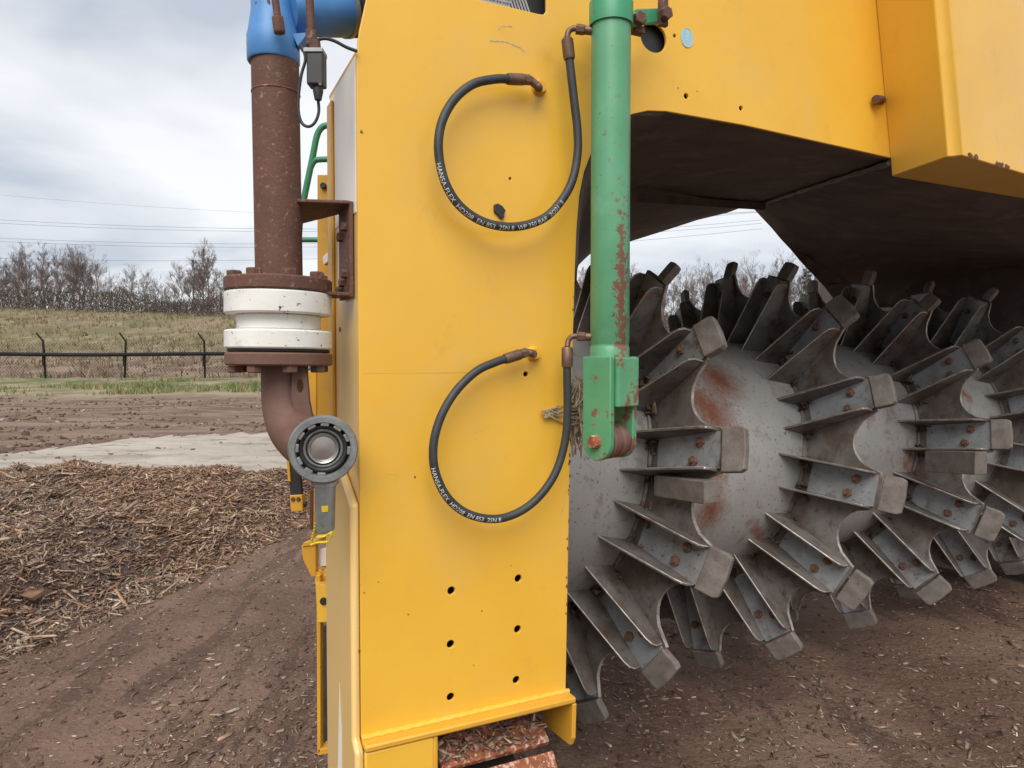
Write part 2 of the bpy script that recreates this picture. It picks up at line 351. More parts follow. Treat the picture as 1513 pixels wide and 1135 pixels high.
# concrete strip beyond the heap
M_conc = mat('dusty_concrete', (0.42, 0.37, 0.31), (0.30, 0.255, 0.21), rough=0.9, scale=0.8, bump=0.3, bscale=8, stretch=(0.5, 1.4, 1),
             spots=[((0.22, 0.165, 0.125), 1.6, 0.50, 0.16, 0.75), ((0.11, 0.072, 0.054), 2.6, 0.60, 0.06, 0.9), ((0.50, 0.46, 0.40), 9, 0.58, 0.1, 0.6)])
edge = [(-320, 692), (-60, 681), (40, 671.5), (110, 663), (200, 651.5), (300, 645.5), (400, 640), (520, 634), (640, 629)]
near = [(640, 690), (400, 705), (200, 712), (-40, 740), (-320, 770)]
def dense(pl, n=14):
    o_ = []
    for i in range(len(pl) - 1):
        for k in range(n): t = k / n; o_.append(pl[i] * (1 - t) + pl[i + 1] * t)
    return o_ + [pl[-1]]
fe = dense([on_ground(*p) for p in edge]); ne = dense([on_ground(*p) for p in near[::-1]])
def jit(p, s): return p + Vector((0, 1, 0)) * (fbm(p.x * 1.6, p.y * 1.6, 2) * s + fbm(p.x * 6, p.y * 6, 2) * s * 0.35)
mbc = MB(); K = 220; rows = 24
def samp(L, t):
    f = t * (len(L) - 1); i = min(int(f), len(L) - 2); return L[i].lerp(L[i + 1], f - i)
for i in range(K + 1):
    a_ = jit(samp(fe, i / K), 0.95); b_ = samp(ne, i / K)
    for r in range(rows + 1):
        p = a_.lerp(b_, r / rows); p.z = terr(p.x, p.y) + 0.035 + 0.02 * (fbm(p.x * 0.7, p.y * 0.7) ) ; mbc.v.append(p)
for i in range(K):
    for r in range(rows): q = i * (rows + 1) + r; mbc.f.append((q, q + 1, q + rows + 2, q + rows + 1))
o = mbc.build('concrete_pad', M_conc, smooth=60, kind='structure'); o['label'] = 'pale dusty concrete strip behind the wood chip heap'

# ------------------------------------------------------------------ chips
def chips(name, pos, nrm_tilt, size, cols, parent=None):
    """joined mesh of many splinters: pos (n,3), size (n,3), cols (n,3)"""
    n = len(pos); yaw = rng.uniform(0, 2 * np.pi, n); tilt = rng.normal(0, nrm_tilt, n); roll = rng.uniform(-0.9, 0.9, n)
    cy_, sy_ = np.cos(yaw), np.sin(yaw); ct, st = np.cos(tilt), np.sin(tilt)
    X = np.stack([cy_ * ct, sy_ * ct, st], 1); Yv = np.stack([-sy_, cy_, np.zeros(n)], 1); Zv = np.cross(X, Yv)
    c_, s_ = np.cos(roll)[:, None], np.sin(roll)[:, None]; Y2 = Yv * c_ + Zv * s_; Z2 = -Yv * s_ + Zv * c_
    sg = np.array([(-1, -1, -1), (1, -1, -1), (1, 1, -1), (-1, 1, -1), (-1, -1, 1), (1, -1, 1), (1, 1, 1), (-1, 1, 1)], float)
    tap = rng.uniform(0.25, 1.0, (n, 1)); V = np.zeros((n, 8, 3))
    for k in range(8):
        q = sg[k]; f = tap if q[0] > 0 else 1.0
        V[:, k] = pos + X * (q[0] * size[:, :1] / 2) + Y2 * (q[1] * size[:, 1:2] / 2 * f) + Z2 * (q[2] * size[:, 2:] / 2 * f)
        V[:, k] += X * rng.normal(0, 0.09, (n, 1)) * size[:, :1]
    F = np.array([(0, 3, 2, 1), (4, 5, 6, 7), (0, 1, 5, 4), (1, 2, 6, 5), (2, 3, 7, 6), (3, 0, 4, 7)])
    Fi = (np.arange(n)[:, None, None] * 8 + F[None]).reshape(-1).astype(np.int32)
    me = bpy.data.meshes.new(name); me.vertices.add(n * 8); me.vertices.foreach_set('co', V.astype(np.float32).ravel())
    me.loops.add(n * 24); me.loops.foreach_set('vertex_index', Fi); me.polygons.add(n * 6)
    me.polygons.foreach_set('loop_start', np.arange(0, n * 24, 4, dtype=np.int32)); me.polygons.foreach_set('loop_total', np.full(n * 6, 4, np.int32))
    me.update(calc_edges=True)
    at = me.color_attributes.new('Col', 'FLOAT_COLOR', 'POINT'); C4 = np.ones((n, 8, 4), np.float32); C4[:, :, :3] = cols[:, None, :]; at.data.foreach_set('color', C4.ravel())
    me.materials.append(M_chip); o = bpy.data.objects.new(name, me); COL.objects.link(o); o['kind'] = 'stuff'
    if parent is not None: attach(o, parent, WL[parent.name]); 
    return o
M_chip = mat('wood_chips', None, (0.07, 0.042, 0.03), rough=0.85, scale=60, bump=0.2, bscale=200, attr='Col', spec=0.25)
def chipcol(n, pal, wts):
    pal = np.array(pal); idx = rng.choice(len(pal), n, p=np.array(wts) / sum(wts)); c = pal[idx] * rng.uniform(0.75, 1.25, (n, 1)); return np.clip(c, 0, 1)

# heap
HP = [(-2.55, 3.0), (-2.32, 3.55), (-2.12, 4.3), (-2.02, 5.0), (-1.86, 5.7), (-1.66, 6.4), (-1.55, 7.0), (-1.8, 7.6), (-2.7, 7.9), (-4.2, 7.75), (-7, 7.4), (-9.5, 7.0), (-10, 5), (-8, 2.6), (-4.5, 1.6), (-3.1, 2.2)]
HPa = np.array(HP)
def heap_dist(x, y):
    inside = False; d = 1e9; n = len(HP)
    for i in range(n):
        x1, y1 = HP[i]; x2, y2 = HP[(i + 1) % n]
        if (y1 > y) != (y2 > y) and x < (x2 - x1) * (y - y1) / (y2 - y1) + x1: inside = not inside
        t = max(0, min(1, ((x - x1) * (x2 - x1) + (y - y1) * (y2 - y1)) / ((x2 - x1) ** 2 + (y2 - y1) ** 2)))
        d = min(d, math.hypot(x - x1 - t * (x2 - x1), y - y1 - t * (y2 - y1)))
    return d if inside else -d
def heap_h(x, y):
    d = heap_dist(x, y) + 0.22 * fbm(x * 1.5, y * 1.5, 11) + 0.08 * fbm(x * 5, y * 5, 4)
    h = (0.36 - 0.08 * sst(-3.0, -6.0, x)) * sst(-0.05, 1.1, d)
    return h * (1 + 0.42 * fbm(x * 0.85, y * 0.85, 7)) + sst(0, 0.5, d) * 0.05 * fbm(x * 3.3, y * 3.3, 1) - 0.02
hx = list(np.arange(-10.2, -6, 0.2)) + list(np.arange(-6, -1.3, 0.06)); hy = list(np.arange(1.4, 9, 0.06)); nhx = len(hx)
hb = MB(); hb.v = [Vector((x, y, terr(x, y) + heap_h(x, y))) for y in hy for x in hx]
for j in range(len(hy) - 1):
    for i in range(nhx - 1):
        q = j * nhx + i; f = (q, q + 1, q + nhx + 1, q + nhx)
        if max(heap_h(hx[i], hy[j]), heap_h(hx[i + 1], hy[j + 1])) > -0.018: hb.f.append(f)
heap = thing('wood_chip_heap', (-5, 6, 0), 'heap of shredded brown wood chips on the soil before the concrete strip', 'heap')
M_mulch = mat('dark_mulch', (0.07, 0.045, 0.034), (0.12, 0.078, 0.058), rough=0.95, scale=20, bump=0.9, bscale=45, dist=0.02)
hb.build('mulch_core', M_mulch, heap, smooth=60)
PAL = [(0.43, 0.265, 0.16), (0.31, 0.178, 0.11), (0.18, 0.102, 0.07), (0.37, 0.265, 0.19), (0.60, 0.45, 0.32), (0.25, 0.16, 0.122)]
def heap_chips(n, lmin, lmax, palw, xr, thick, thin=1.0):
    pts = []; sz = []
    while len(pts) < n:
        x = random.uniform(*xr); y = random.uniform(1.9, 8.6)
        if x < -0.80 * y - 0.4: continue
        d = heap_dist(x, y)
        if d < -0.12 or (d < 0.25 and random.random() < 0.5 - d): continue
        h = heap_h(x, y)
        pts.append((x, y, terr(x, y) + max(h, 0) + random.uniform(-0.01, 0.022)))
        l = lmin + (lmax - lmin) * random.random() ** 2.2; sz.append((l, l * random.uniform(0.06, 0.20) * thin, random.uniform(*thick)))
    P = np.array(pts); return P, np.array(sz), chipcol(n, PAL, palw)
P, S, C = heap_chips(62000, 0.016, 0.095, [3.2, 3, 2.4, 2.2, 1.7, 1], (-6.8, -1.45), (0.004, 0.010))
# the older grey-brown end of the heap near the camera
far_ = P[:, 0] < (-2.2 - 0.28 * (P[:, 1] - 3) - 0.0)
g = (P[:, 1] + 0.9 * (P[:, 0] + 2.6) < 4.9) & (rng.random(len(P)) < 0.85); C[g] = C[g] * np.array([0.84, 0.92, 1.02])[None]
o = chips('wood_chips', np.zeros_like(P) + P - np.array(WL[heap.name])[None], 0.38, S, C, heap)
P, S, C = heap_chips(1500, 0.11, 0.26, [2, 2, 2, 3, 2.2, 1.4], (-6.8, -1.5), (0.006, 0.014), 0.55)
chips('wood_splinters', P - np.array(WL[heap.name])[None], 0.32, S, C, heap)
# scattered chips on the soil
pts = []; sz = []
while len(pts) < 22000:
    r = random.random()
    y = 1.7 + 9.5 * random.random() ** 1.7; x = random.uniform(-0.82 * y - 0.2, 0.95 * y + 0.2)
    dens = 0.30 + 0.9 * max(0, fbm(x * 1.0, y * 1.0, 21) + 0.15) + (0.55 if (x + 0.95) ** 2 / 0.3 + (y - 3.0) ** 2 / 0.9 < 1 else 0) + (0.25 if x > 0.2 else 0) + 0.5 * max(0, 1 - abs(heap_dist(x, y)) / 0.5 if x < -1 and y > 2 else 0)
    if r > dens * 0.62 or heap_dist(x, y) > 0.1: continue
    l = 0.006 + 0.028 * random.random() ** 2.8 + (0.05 * random.random() if random.random() < 0.03 else 0)
    pts.append((x, y, terr(x, y) + 0.002 + l * 0.04)); sz.append((l, l * random.uniform(0.15, 0.45), random.uniform(0.002, 0.005)))
P = np.array(pts); C = chipcol(len(P), [(0.40, 0.28, 0.19), (0.24, 0.16, 0.12), (0.11, 0.07, 0.055), (0.36, 0.29, 0.235), (0.60, 0.50, 0.40)], [2.2, 2.4, 2.0, 1.8, 0.8])
o = chips('scattered_wood_chips', P, 0.16, np.array(sz), C); o['label'] = 'small pale wood chips scattered over the dark soil'; o['category'] = 'wood chips'
# soil clods
pts = []; sz = []
while len(pts) < 9000:
    y = 1.7 + 8 * random.random() ** 1.6; x = random.uniform(-0.82 * y - 0.2, 0.95 * y + 0.2)
    if heap_dist(x, y) > 0: continue
    l = 0.006 + 0.022 * random.random() ** 3; pts.append((x, y, terr(x, y))); sz.append((l, l * random.uniform(0.5, 0.9), l * random.uniform(0.3, 0.6)))
P = np.array(pts); C = chipcol(len(P), [(0.13, 0.082, 0.060), (0.09, 0.057, 0.043), (0.18, 0.118, 0.088)], [1, 1, 1])
o = chips('soil_clods', P, 0.5, np.array(sz), C); o['label'] = 'small dark crumbs of soil strewn over the yard'; o['category'] = 'soil'
pts = []; sz = []
while len(pts) < 5200:
    y = 9 + 17.5 * random.random() ** .8; x = random.uniform(-0.78 * y, 0.6 * y)
    if fbm(x * .35, y * .7, 51) + 0.25 < random.random() * .8: continue
    l = 0.03 + 0.11 * random.random() ** 3; pts.append((x, y, terr(x, y) + .004)); sz.append((l, l * random.uniform(.4, .9), l * random.uniform(.15, .45)))
P = np.array(pts); C = chipcol(len(P), [(0.17, 0.11, 0.085), (0.10, 0.066, 0.052), (0.26, 0.19, 0.145), (0.50, 0.42, 0.33)], [3, 3, 2, .35])
o = chips('yard_debris', P, 0.4, np.array(sz), C); o['label'] = 'brown clods and wood scraps strewn over the far yard'; o['category'] = 'debris'
bk = MB(); c = on_ground(38, 838); c = on_ground(38, 838, 0.26); c.z = heap_h(c.x, c.y) + 0.035
for i, (x, y, z) in enumerate([(-.07, -.02, -.01), (-.02, -.03, .012), (.05, -.035, -.005), (.085, .02, .02), (.02, .03, .03), (-.05, .05, .012)]): bk.v.append(c + Vector((x, y, z)))
bk.v += [v + Vector((0.006, 0.01, -0.018)) for v in bk.v]; bk.f = [(0, 1, 2, 3, 4, 5), (11, 10, 9, 8, 7, 6)] + [(i, i + 6, (i + 1) % 6 + 6, (i + 1) % 6) for i in range(6)]
o = bk.build('bark_slab', mat('orange_bark', (0.21, 0.12, 0.075), (0.15, 0.08, 0.05), rough=0.9, scale=30, bump=0.6, bscale=60), smooth=None); setp(o, 'flat orange brown slab of bark lying on the chip heap', 'bark')

# ------------------------------------------------------------------ fence
FY = 35.0
def fy(x): return FY + 0.10 * (x + 25)
M_post = mat('black_fence_steel', (0.014, 0.013, 0.013), (0.022, 0.02, 0.019), rough=0.9, spec=0.2, scale=5)
fence = thing('chain_link_fence', (-20, FY, terr(-20, FY)), 'black chain link fence with leaning barbed posts along the foot of the hill', 'fence')
xs = [(-62 + 3.72 * k) for k in range(26)]
px0 = W(62, 540, FY).x; xs = [px0 + 3.8 * k for k in range(-9, 18)]
for i, x in enumerate(xs):
    y = fy(x); g0 = terr(x, y); lean = 0.05 * math.sin(i * 2.3)
    m_ = MB(); m_.tube([(x + lean, y, g0 - 0.2), (x, y, g0 + 1.0), (x - lean, y, g0 + 1.85), (x - lean - 0.03, y, g0 + 1.9)], 0.055, 8)
    pst = m_.build('post', M_post, fence)
    MB().tube([(x - lean - 0.02, y, g0 + 1.86), (x - lean - 0.26, y - 0.1, g0 + 2.25)], 0.04, 6).build('barb_arm', M_post, pst)
    MB().cbox((x + lean * 0.2, y - 0.09, g0 + 0.85), (0.11, 0, 0), (0, 0.06, 0), (0, 0, 0.45)).build('pipe_bracket', M_post, pst)
pp = []
for k in range(60):
    x = xs[0] + (xs[-1] - xs[0]) * k / 59; y = fy(x) - 0.16; pp.append((x, y, terr(xs[9], FY) + 1.20 + 0.03 * math.sin(k * 0.8)))
MB().tube(pp, 0.095, 10).build('rail_pipe', mat('black_pipe_plastic', (0.014, 0.014, 0.015), (0.024, 0.024, 0.025), rough=0.8, spec=0.2, scale=2), fence, smooth=50)
ms = MB(); L0 = xs[0]; L1 = xs[-1]
for k in range(int((L1 - L0) / 0.16)):
    for s in (1, -1):
        x = L0 + k * 0.16; x2 = x + s * 1.7
        a_ = Vector((x, fy(x), terr(x, fy(x)) + 0.05)); b_ = Vector((x2, fy(x2), terr(x2, fy(x2)) + 1.75)); d = Vector((0.006, 0, 0))
        ms.quad([a_ - d, a_ + d, b_ + d, b_ - d])
ms.build('wire_mesh', M_post, fence, smooth=None, kind='stuff')

# ------------------------------------------------------------------ grass
def blades(name, n, region, hmin, hmax, wid, cols, label, cat, dens=None):
    V = []; F = []; C = []
    while len(F) < n:
        x, y = region()
        if dens and random.random() > dens(x, y): continue
        z = terr(x, y)
        col = random.choice(cols); s = random.uniform(0.7, 1.3)
        for k in range(3):
            h = random.uniform(hmin, hmax); an = random.uniform(0, 6.28); lx, ly = math.cos(an), math.sin(an); b0 = len(V); q = wid * random.uniform(0.6, 1.4)
            ox, oy = random.gauss(0, 0.08), random.gauss(0, 0.08); le = random.uniform(0.1, 0.7) * h
            V += [(x + ox - q, y + oy, z - 0.02), (x + ox + q, y + oy, z - 0.02), (x + ox + lx * le, y + oy + ly * le, z + h)]; F.append((b0, b0 + 1, b0 + 2))
            C += [(col[0] * s, col[1] * s, col[2] * s, 1)] * 3
    me = bpy.data.meshes.new(name); me.from_pydata(V, [], F); at = me.color_attributes.new('Col', 'FLOAT_COLOR', 'POINT'); at.data.foreach_set('color', np.array(C, np.float32).ravel())
    me.materials.append(M_blade); o = bpy.data.objects.new(name, me); COL.objects.link(o); setp(o, label, cat, kind='stuff'); return o
M_blade = mat('grass_blades', None, None, rough=0.8, attr='Col', spec=0.2)
blades('green_grass', 21000, lambda: (random.uniform(-34, 26), random.uniform(27.4, 34.6)), 0.08, 0.24, 0.018, [(0.12, 0.165, 0.055), (0.085, 0.13, 0.04), (0.20, 0.19, 0.085), (0.31, 0.25, 0.14)],
       'strip of short green grass before the fence', 'grass', lambda x, y: sst(0.0, 0.5, fbm(x * 0.22, y * 0.6, 31) + (0.40 if 28.6 + 1.2 * fbm(x * .3, 0, 8) < y < 30.8 + fbm(x * .4, 2, 8) else -0.12)))
blades('dry_grass', 30000, lambda: (random.uniform(-64, 45), 35.5 + 40 * random.random() ** 1.3), 0.15, 0.5, 0.03, [(0.27, 0.215, 0.13), (0.20, 0.15, 0.09), (0.145, 0.125, 0.06), (0.16, 0.10, 0.075), (0.115, 0.115, 0.05)],
       'dry tan grass covering the hill behind the fence', 'grass', lambda x, y: 0.35 + sst(-0.2, 0.4, fbm(x * 0.15, y * 0.2, 41)))

# ------------------------------------------------------------------ trees
M_bark = mat('winter_bark', (0.19, 0.15, 0.135), (0.13, 0.105, 0.095), rough=0.9, scale=2)
M_twig = mat('winter_twigs', (0.215, 0.165, 0.15), (0.155, 0.12, 0.11), rough=0.9, scale=1.5)
M_pine = mat('pine_needles', (0.035, 0.055, 0.028), (0.055, 0.075, 0.035), rough=0.8, scale=2)
def bare_tree(seed, H, spread, droop=0.0, nb=22):
    rnd = random.Random(seed); tr = MB(); cr_ = MB()
    lean = Vector((rnd.uniform(-.05, .05), rnd.uniform(-.05, .05), 1)); spine = []
    for k in range(9):
        t = k / 8; spine.append(lean * (H * t * .86) + Vector((rnd.gauss(0, .012), rnd.gauss(0, .012), 0)) * H)
    r0 = H * 0.013
    tr.tube(spine, [max(r0 * (1 - k / 8.3), 0.01) for k in range(9)], 6)
    def branch(p, d, L, r, lev):
        n = 3; pts = [p]; q = p.copy(); dd = d.copy()
        for k in range(n):
            dd = (dd + Vector((rnd.gauss(0, .16), rnd.gauss(0, .16), rnd.gauss(0.07, .12)))).normalized(); q = q + dd * (L / n); pts.append(q.copy())
        cr_.tube(pts, [r, r * .75, r * .5, r * .22], 3 if lev else 4, cap=False)
        if lev >= 3: return
        m = [8, 6, 4][lev]
        for k in range(m):
            t = rnd.uniform(0.22, 1.0); i = min(int(t * n), n - 1); bp = pts[i].lerp(pts[i + 1], t * n - i)
            ax = Vector((rnd.gauss(0, 1), rnd.gauss(0, 1), rnd.gauss(0, 1))); side = (ax - dd * ax.dot(dd)).normalized()
            nd = (d * 0.75 + side * rnd.uniform(.45, .9) + Vector((0, 0, .40))).normalized()
            branch(bp, nd, L * rnd.uniform(.42, .70) * (1.1 - 0.4 * t), max(r * .45, 0.0075), lev + 1)
    for k in range(nb):
        t = 0.22 + 0.76 * (k / nb) ** 0.85; i = min(int(t * 8), 7); p = spine[i].lerp(spine[i + 1], t * 8 - i)
        an = k * 2.4 + rnd.uniform(-.5, .5); up = rnd.uniform(.7, 1.5)
        d = Vector((math.cos(an), math.sin(an), up)).normalized()
        branch(p, d, H * spread * rnd.uniform(.65, 1.15) * (1.02 - 0.50 * t), r0 * 0.5 * (1.15 - t), 0 if t < .75 else 1)
    return tr.mesh('tree_trunk', M_bark, 60), cr_.mesh('tree_crown', M_twig, 60)
def pine_tree(seed, H):
    rnd = random.Random(seed); tr = MB(); cr_ = MB(); tr.tube([(0, 0, 0), (0.03 * H * .3, 0, H * .5), (0, 0, H)], [H * .014, H * .009, 0.01], 6)
    for k in range(34):
        t = 0.25 + 0.75 * k / 34; z = H * t; L = H * 0.26 * (1.08 - t) * rnd.uniform(.5, 1.2); an = k * 2.4 + rnd.uniform(-.3, .3); d = Vector((math.cos(an), math.sin(an), rnd.uniform(-.1, .35)))
        tr.tube([(0, 0, z), d * L + Vector((0, 0, z))], [0.02, 0.008], 3, cap=False)
        for j in range(46):
            q = d * L * rnd.uniform(.35, 1.05) + Vector((rnd.gauss(0, .11), rnd.gauss(0, .11), rnd.gauss(0, .09))) * L * 1.3 + Vector((0, 0, z)); s = 0.09 + .06 * rnd.random()
            a_ = Vector((rnd.gauss(0, 1), rnd.gauss(0, 1), rnd.gauss(0.3, .7))).normalized() * s * 1.9; b_ = a_.orthogonal().normalized() * s * .32; cr_.quad([q - b_, q + b_, q + a_])
    return tr.mesh('pine_trunk', M_bark, 60), cr_.mesh('pine_crown', M_pine, None)
protos = [bare_tree(11, 8.0, .26), bare_tree(12, 8.0, .33), bare_tree(13, 8.0, .20), bare_tree(14, 8.0, .38, nb=18), bare_tree(15, 8.0, .29)]
pine = pine_tree(5, 8.0)
def put_tree(x, Y, H, p, rz, name, label, cat, group):
    t = bpy.data.objects.new(name, None); COL.objects.link(t); WL[t.name] = Vector((x, Y, terr(x, Y) - 0.1)); t.location = WL[t.name]; s = H / 8.0; t.scale = (s, s, s); t.rotation_euler = (0, 0, rz)
    setp(t, label, cat, group)
    for nm, me_ in (('trunk', p[0]), ('crown', p[1])):
        q = bpy.data.objects.new(nm, me_); COL.objects.link(q); q.parent = t
LB = ['tall bare winter tree standing above the brush on the hill crest', 'low bushy bare tree in the thicket on the hill crest', 'bare winter tree seen through the opening over the toothed drum']
def tree_px(xp, ytop, Y, k, label, group, name='bare_tree'):
    p = W(xp, ytop, Y); H = p.z - terr(p.x, Y) + 0.1; put_tree(p.x, Y, max(H, 2.5), protos[k % 5] if name == 'bare_tree' else pine, random.uniform(0, 6.28), name, label, 'tree', group)
for i, (xp, yt) in enumerate([(5, 372), (26, 352), (36, 347), (64, 346), (85, 354), (108, 350), (122, 358), (140, 374), (284, 360), (298, 340), (307, 348)]):
    tree_px(xp, yt, 80 + (i * 7) % 9, [2, 0, 2, 2, 0, 2, 1, 3, 2, 2, 0][i], LB[0], 'tall bare trees on the crest')
for i in range(30):
    xp = -30 + i * 15 + random.uniform(-5, 5); yt = (385 if xp < 150 else 398) + random.uniform(-24, 20)
    tree_px(xp, yt, 78 + random.uniform(0, 14), [1, 3, 4, 0][i % 4], LB[1], 'bushy bare trees on the crest')
for i in range(26):
    xp = 845 + i * 14 + random.uniform(-4, 4); yt = 394 + random.uniform(-18, 22) - (14 if i in (7, 19, 22) else 0)
    tree_px(xp, yt, 78 + random.uniform(0, 16), [2, 0, 1, 2, 4][i % 5], LB[2], 'bare trees beyond the drum')
tree_px(1192, 388, 70, 0, 'dark green pine tree seen past the slanted hood plate', None, 'pine_tree')
tree_px(861, 428, 66, 0, 'dark green pine tree between the yellow leg and the green cylinder', None, 'pine_tree')
# dense brush along the crest: nobody could count its stems
V = []; F = []; C = []
for k in range(52000):
    x = random.uniform(-72, 48); y = 75 + random.gauss(0, 1.6); z = terr(x, y); h = (1.6 + 0.9 * fbm(x * .12, 3, 1) + (0.6 if x < -38 else 0)) * random.random() - 0.2
    c = random.choice([(0.07, 0.05, 0.043), (0.10, 0.072, 0.062), (0.05, 0.043, 0.034), (0.042, 0.05, 0.026) if x < -34 else (0.08, 0.053, 0.05)])
    s = random.uniform(.07, .24); an = random.uniform(-.6, 3.7); d = Vector((math.cos(an), random.uniform(-.4, .4), math.sin(an))) * s * 2.6; q = Vector((x, y, z + h)); n = len(V)
    V += [tuple(q - Vector((s * .22, 0, 0))), tuple(q + Vector((s * .22, 0, 0))), tuple(q + d)]; F.append((n, n + 1, n + 2)); C += [(*c, 1)] * 3
for k in range(17000):      # thin upright saplings behind it
    x = random.uniform(-80, 55); y = random.uniform(77, 92); z = terr(x, y); h = (3.4 + 1.6 * fbm(x * .16, y * .1, 6)) * random.uniform(.45, 1.0); z0 = z + (0 if random.random() < .25 else random.uniform(.1, .7) * h)
    c = random.choice([(0.16, 0.125, 0.115), (0.21, 0.165, 0.15), (0.12, 0.09, 0.085), (0.10, 0.085, 0.07)]); L_ = random.uniform(.5, 1.4); q = Vector((x, y, z0)); n = len(V); wd = random.uniform(.008, .024)
    V += [tuple(q - Vector((wd, 0, 0))), tuple(q + Vector((wd, 0, 0))), tuple(q + Vector((random.gauss(0, .32), random.gauss(0, .3), 1)) * L_)]; F.append((n, n + 1, n + 2)); C += [(*c, 1)] * 3
me = bpy.data.meshes.new('brush'); me.from_pydata(V, [], F); at = me.color_attributes.new('Col', 'FLOAT_COLOR', 'POINT'); at.data.foreach_set('color', np.array(C, np.float32).ravel()); me.materials.append(M_blade)
o = bpy.data.objects.new('brush', me); COL.objects.link(o); setp(o, 'dark tangled brush along the crest of the hill', 'brush', kind='stuff')

# ------------------------------------------------------------------ power lines
M_wire = mat('grey_cable', (0.10, 0.105, 0.115), (0.13, 0.13, 0.14), rough=0.6, scale=0.1)
for k, (ya, yb) in enumerate([(288, 314), (325, 338), (330, 342), (352, 360.5), (357, 365.5), (381.5, 384.5)]):
    a_ = W(0, ya, 170); b_ = W(375, yb, 170); d = b_ - a_
    pts = []
    for j in range(25):
        t = -1.5 + 4.5 * j / 24; p = a_ + d * t; p.z += 1.4 * (t - 0.0) * (t - 1.0); pts.append(p)
    o = MB().tube(pts, 0.034 if k else 0.022, 5).build('power_line', M_wire); 
    setp(o, ['thin faint power cable, the highest crossing the sky', 'upper cable of the higher close pair of power lines', 'lower cable of the higher close pair of power lines', 'upper cable of the lower close pair of power lines', 'lower cable of the lower close pair of power lines', 'single lowest power cable just above the bare trees'][k], 'power line', 'power lines over the hill')

# ================================================================== the windrow turner
mach = thing('compost_turner', M(0.25, 0, -1.2), 'yellow crawler compost turner with a toothed steel drum, hoses and a brown water pipe', 'compost turner')
UR = uv(840, 800)[0]                      # right edge of the leg
ZB = uv(540, 1090)[1]; ZTOP = uv(527, 78)[1]
# ---- front sheet: leg and cross beam in one plate, with real holes
outl = [(590, -170), (541, 0), (531, 45)]
OUT = [uv(*p) for p in outl] + [(0.0, ZTOP), (0.0, ZB)]
edge_r = [(836, 1019), (840, 800), (845, 560), (850, 390), (852, 340), (856, 290), (863, 255), (874, 226), (890, 200), (910, 181), (935, 168.5), (958, 163.5), (985, 164.5), (1100, 185), (1315, 233), (1420, 255), (1440, -170)]
OUT += [uv(*p) for p in edge_r]
HOL = []
for (x, y) in [(667, 873), (766, 855), (666, 952), (765, 930), (666, 1030), (763, 1005)]:
    HOL.append(circ(*uv(x, y), 0.0085))
for (x, y, r) in [(777, 553, .0058), (1014, 142, .0068), (1095, 160, .0062), (997, 53, .0045), (754, 264, .003)]: HOL.append(circ(*uv(x, y), r, n=12))
HOL.append(circ(*uv(966, 56), 0.0375, 0.034, 28))
HOL.append([uv(600, -160), uv(600, -26), uv(795, 20.5), uv(803, 21.5), uv(807.5, 17), uv(808, -160)])
front = sheet_with_holes('front_panel', OUT, HOL, 0.008, M_yel, mach)
# black box standing for the shade inside the holes, vent mesh behind the window
MB().box(M(0.02, ZB + 0.02, -0.03), A * (UR - 0.07), Z * (ZTOP - ZB - 0.05), -N * 0.16).build('leg_shade_box', M_dark, mach, smooth=None)
u0, v0 = uv(960, 160); 
MB().box(M(uv(935, 100)[0], uv(1095, 172)[1], -0.02), A * 1.05, Z * 0.42, -N * 0.02).build('inner_bulkhead', M_dark, mach, smooth=None)
MB().box(M(uv(610, -20)[0] - 0.05, uv(805, 18)[1] - 0.06, -0.045), A * 0.50, Z * 0.42, -N * 0.01).build('vent_backing', M_gal, mach, smooth=None)
vm = MB(); ua, ub = uv(640, -40)[0], uv(812, 10)[0]; va, vb = uv(640, -30)[1] + 0.0, uv(760, -60)[1]
zlo = uv(805, 18)[1] - 0.05
for k in range(70):
    for s in (1, -1):
        u = ua + (ub - ua) * k / 34 - (ub - ua) * .5; p = M(u, zlo, -0.034); q = M(u + s * 0.10, zlo + 0.24, -0.034)
        if min((p - P0).dot(A), (q - P0).dot(A)) < ua - .02 or max((p - P0).dot(A), (q - P0).dot(A)) > ub - .004: continue
        d = A * 0.0022; vm.quad([p - d, p + d, q + d, q - d])
vm.build('vent_mesh', M_grey, mach, smooth=None, kind='stuff', solid=0.002)
# ---- leg sides
MB().box(M(0.0005, ZB, -0.0085), A * 0.006, Z * (ZTOP - ZB), -N * 0.255).build('side_panel', M_side, mach, smooth=None, bevel=0.002)
MB().box(M(UR - 0.012, ZB, -0.0085), A * 0.006, Z * (uv(850, 390)[1] - ZB), -N * 0.255).build('inner_side_panel', M_soot, mach, smooth=None)
MB().box(M(0.007, ZTOP - 0.008, -0.009), A * (UR - 0.03), Z * 0.006, -N * 0.25).build('leg_top', M_yel2, mach, smooth=None)
# raised rear edge strip and the cream inset sheet on the side
MB().box(M(-0.007, ZTOP - 0.02, -0.215), A * 0.0073, Z * -(ZTOP - 0.02 - uv(530, 640)[1]), -N * 0.048).build('side_edge_strip', M_yel2, mach, smooth=40, bevel=0.004, seg=3)
MB().box(M(0.002, ZTOP + 0.0005, -0.0085), A * 0.02, Z * 0.012, -N * 0.27).build('top_strap', M_yel2, mach, smooth=40, bevel=0.003)
zc = uv(530, 312)[1]
MB().box(M(-0.0012, zc, -0.012), A * 0.0015, Z * (ZTOP - zc - 0.004), -N * 0.195).build('cream_sheet', M_cream, mach, smooth=None)
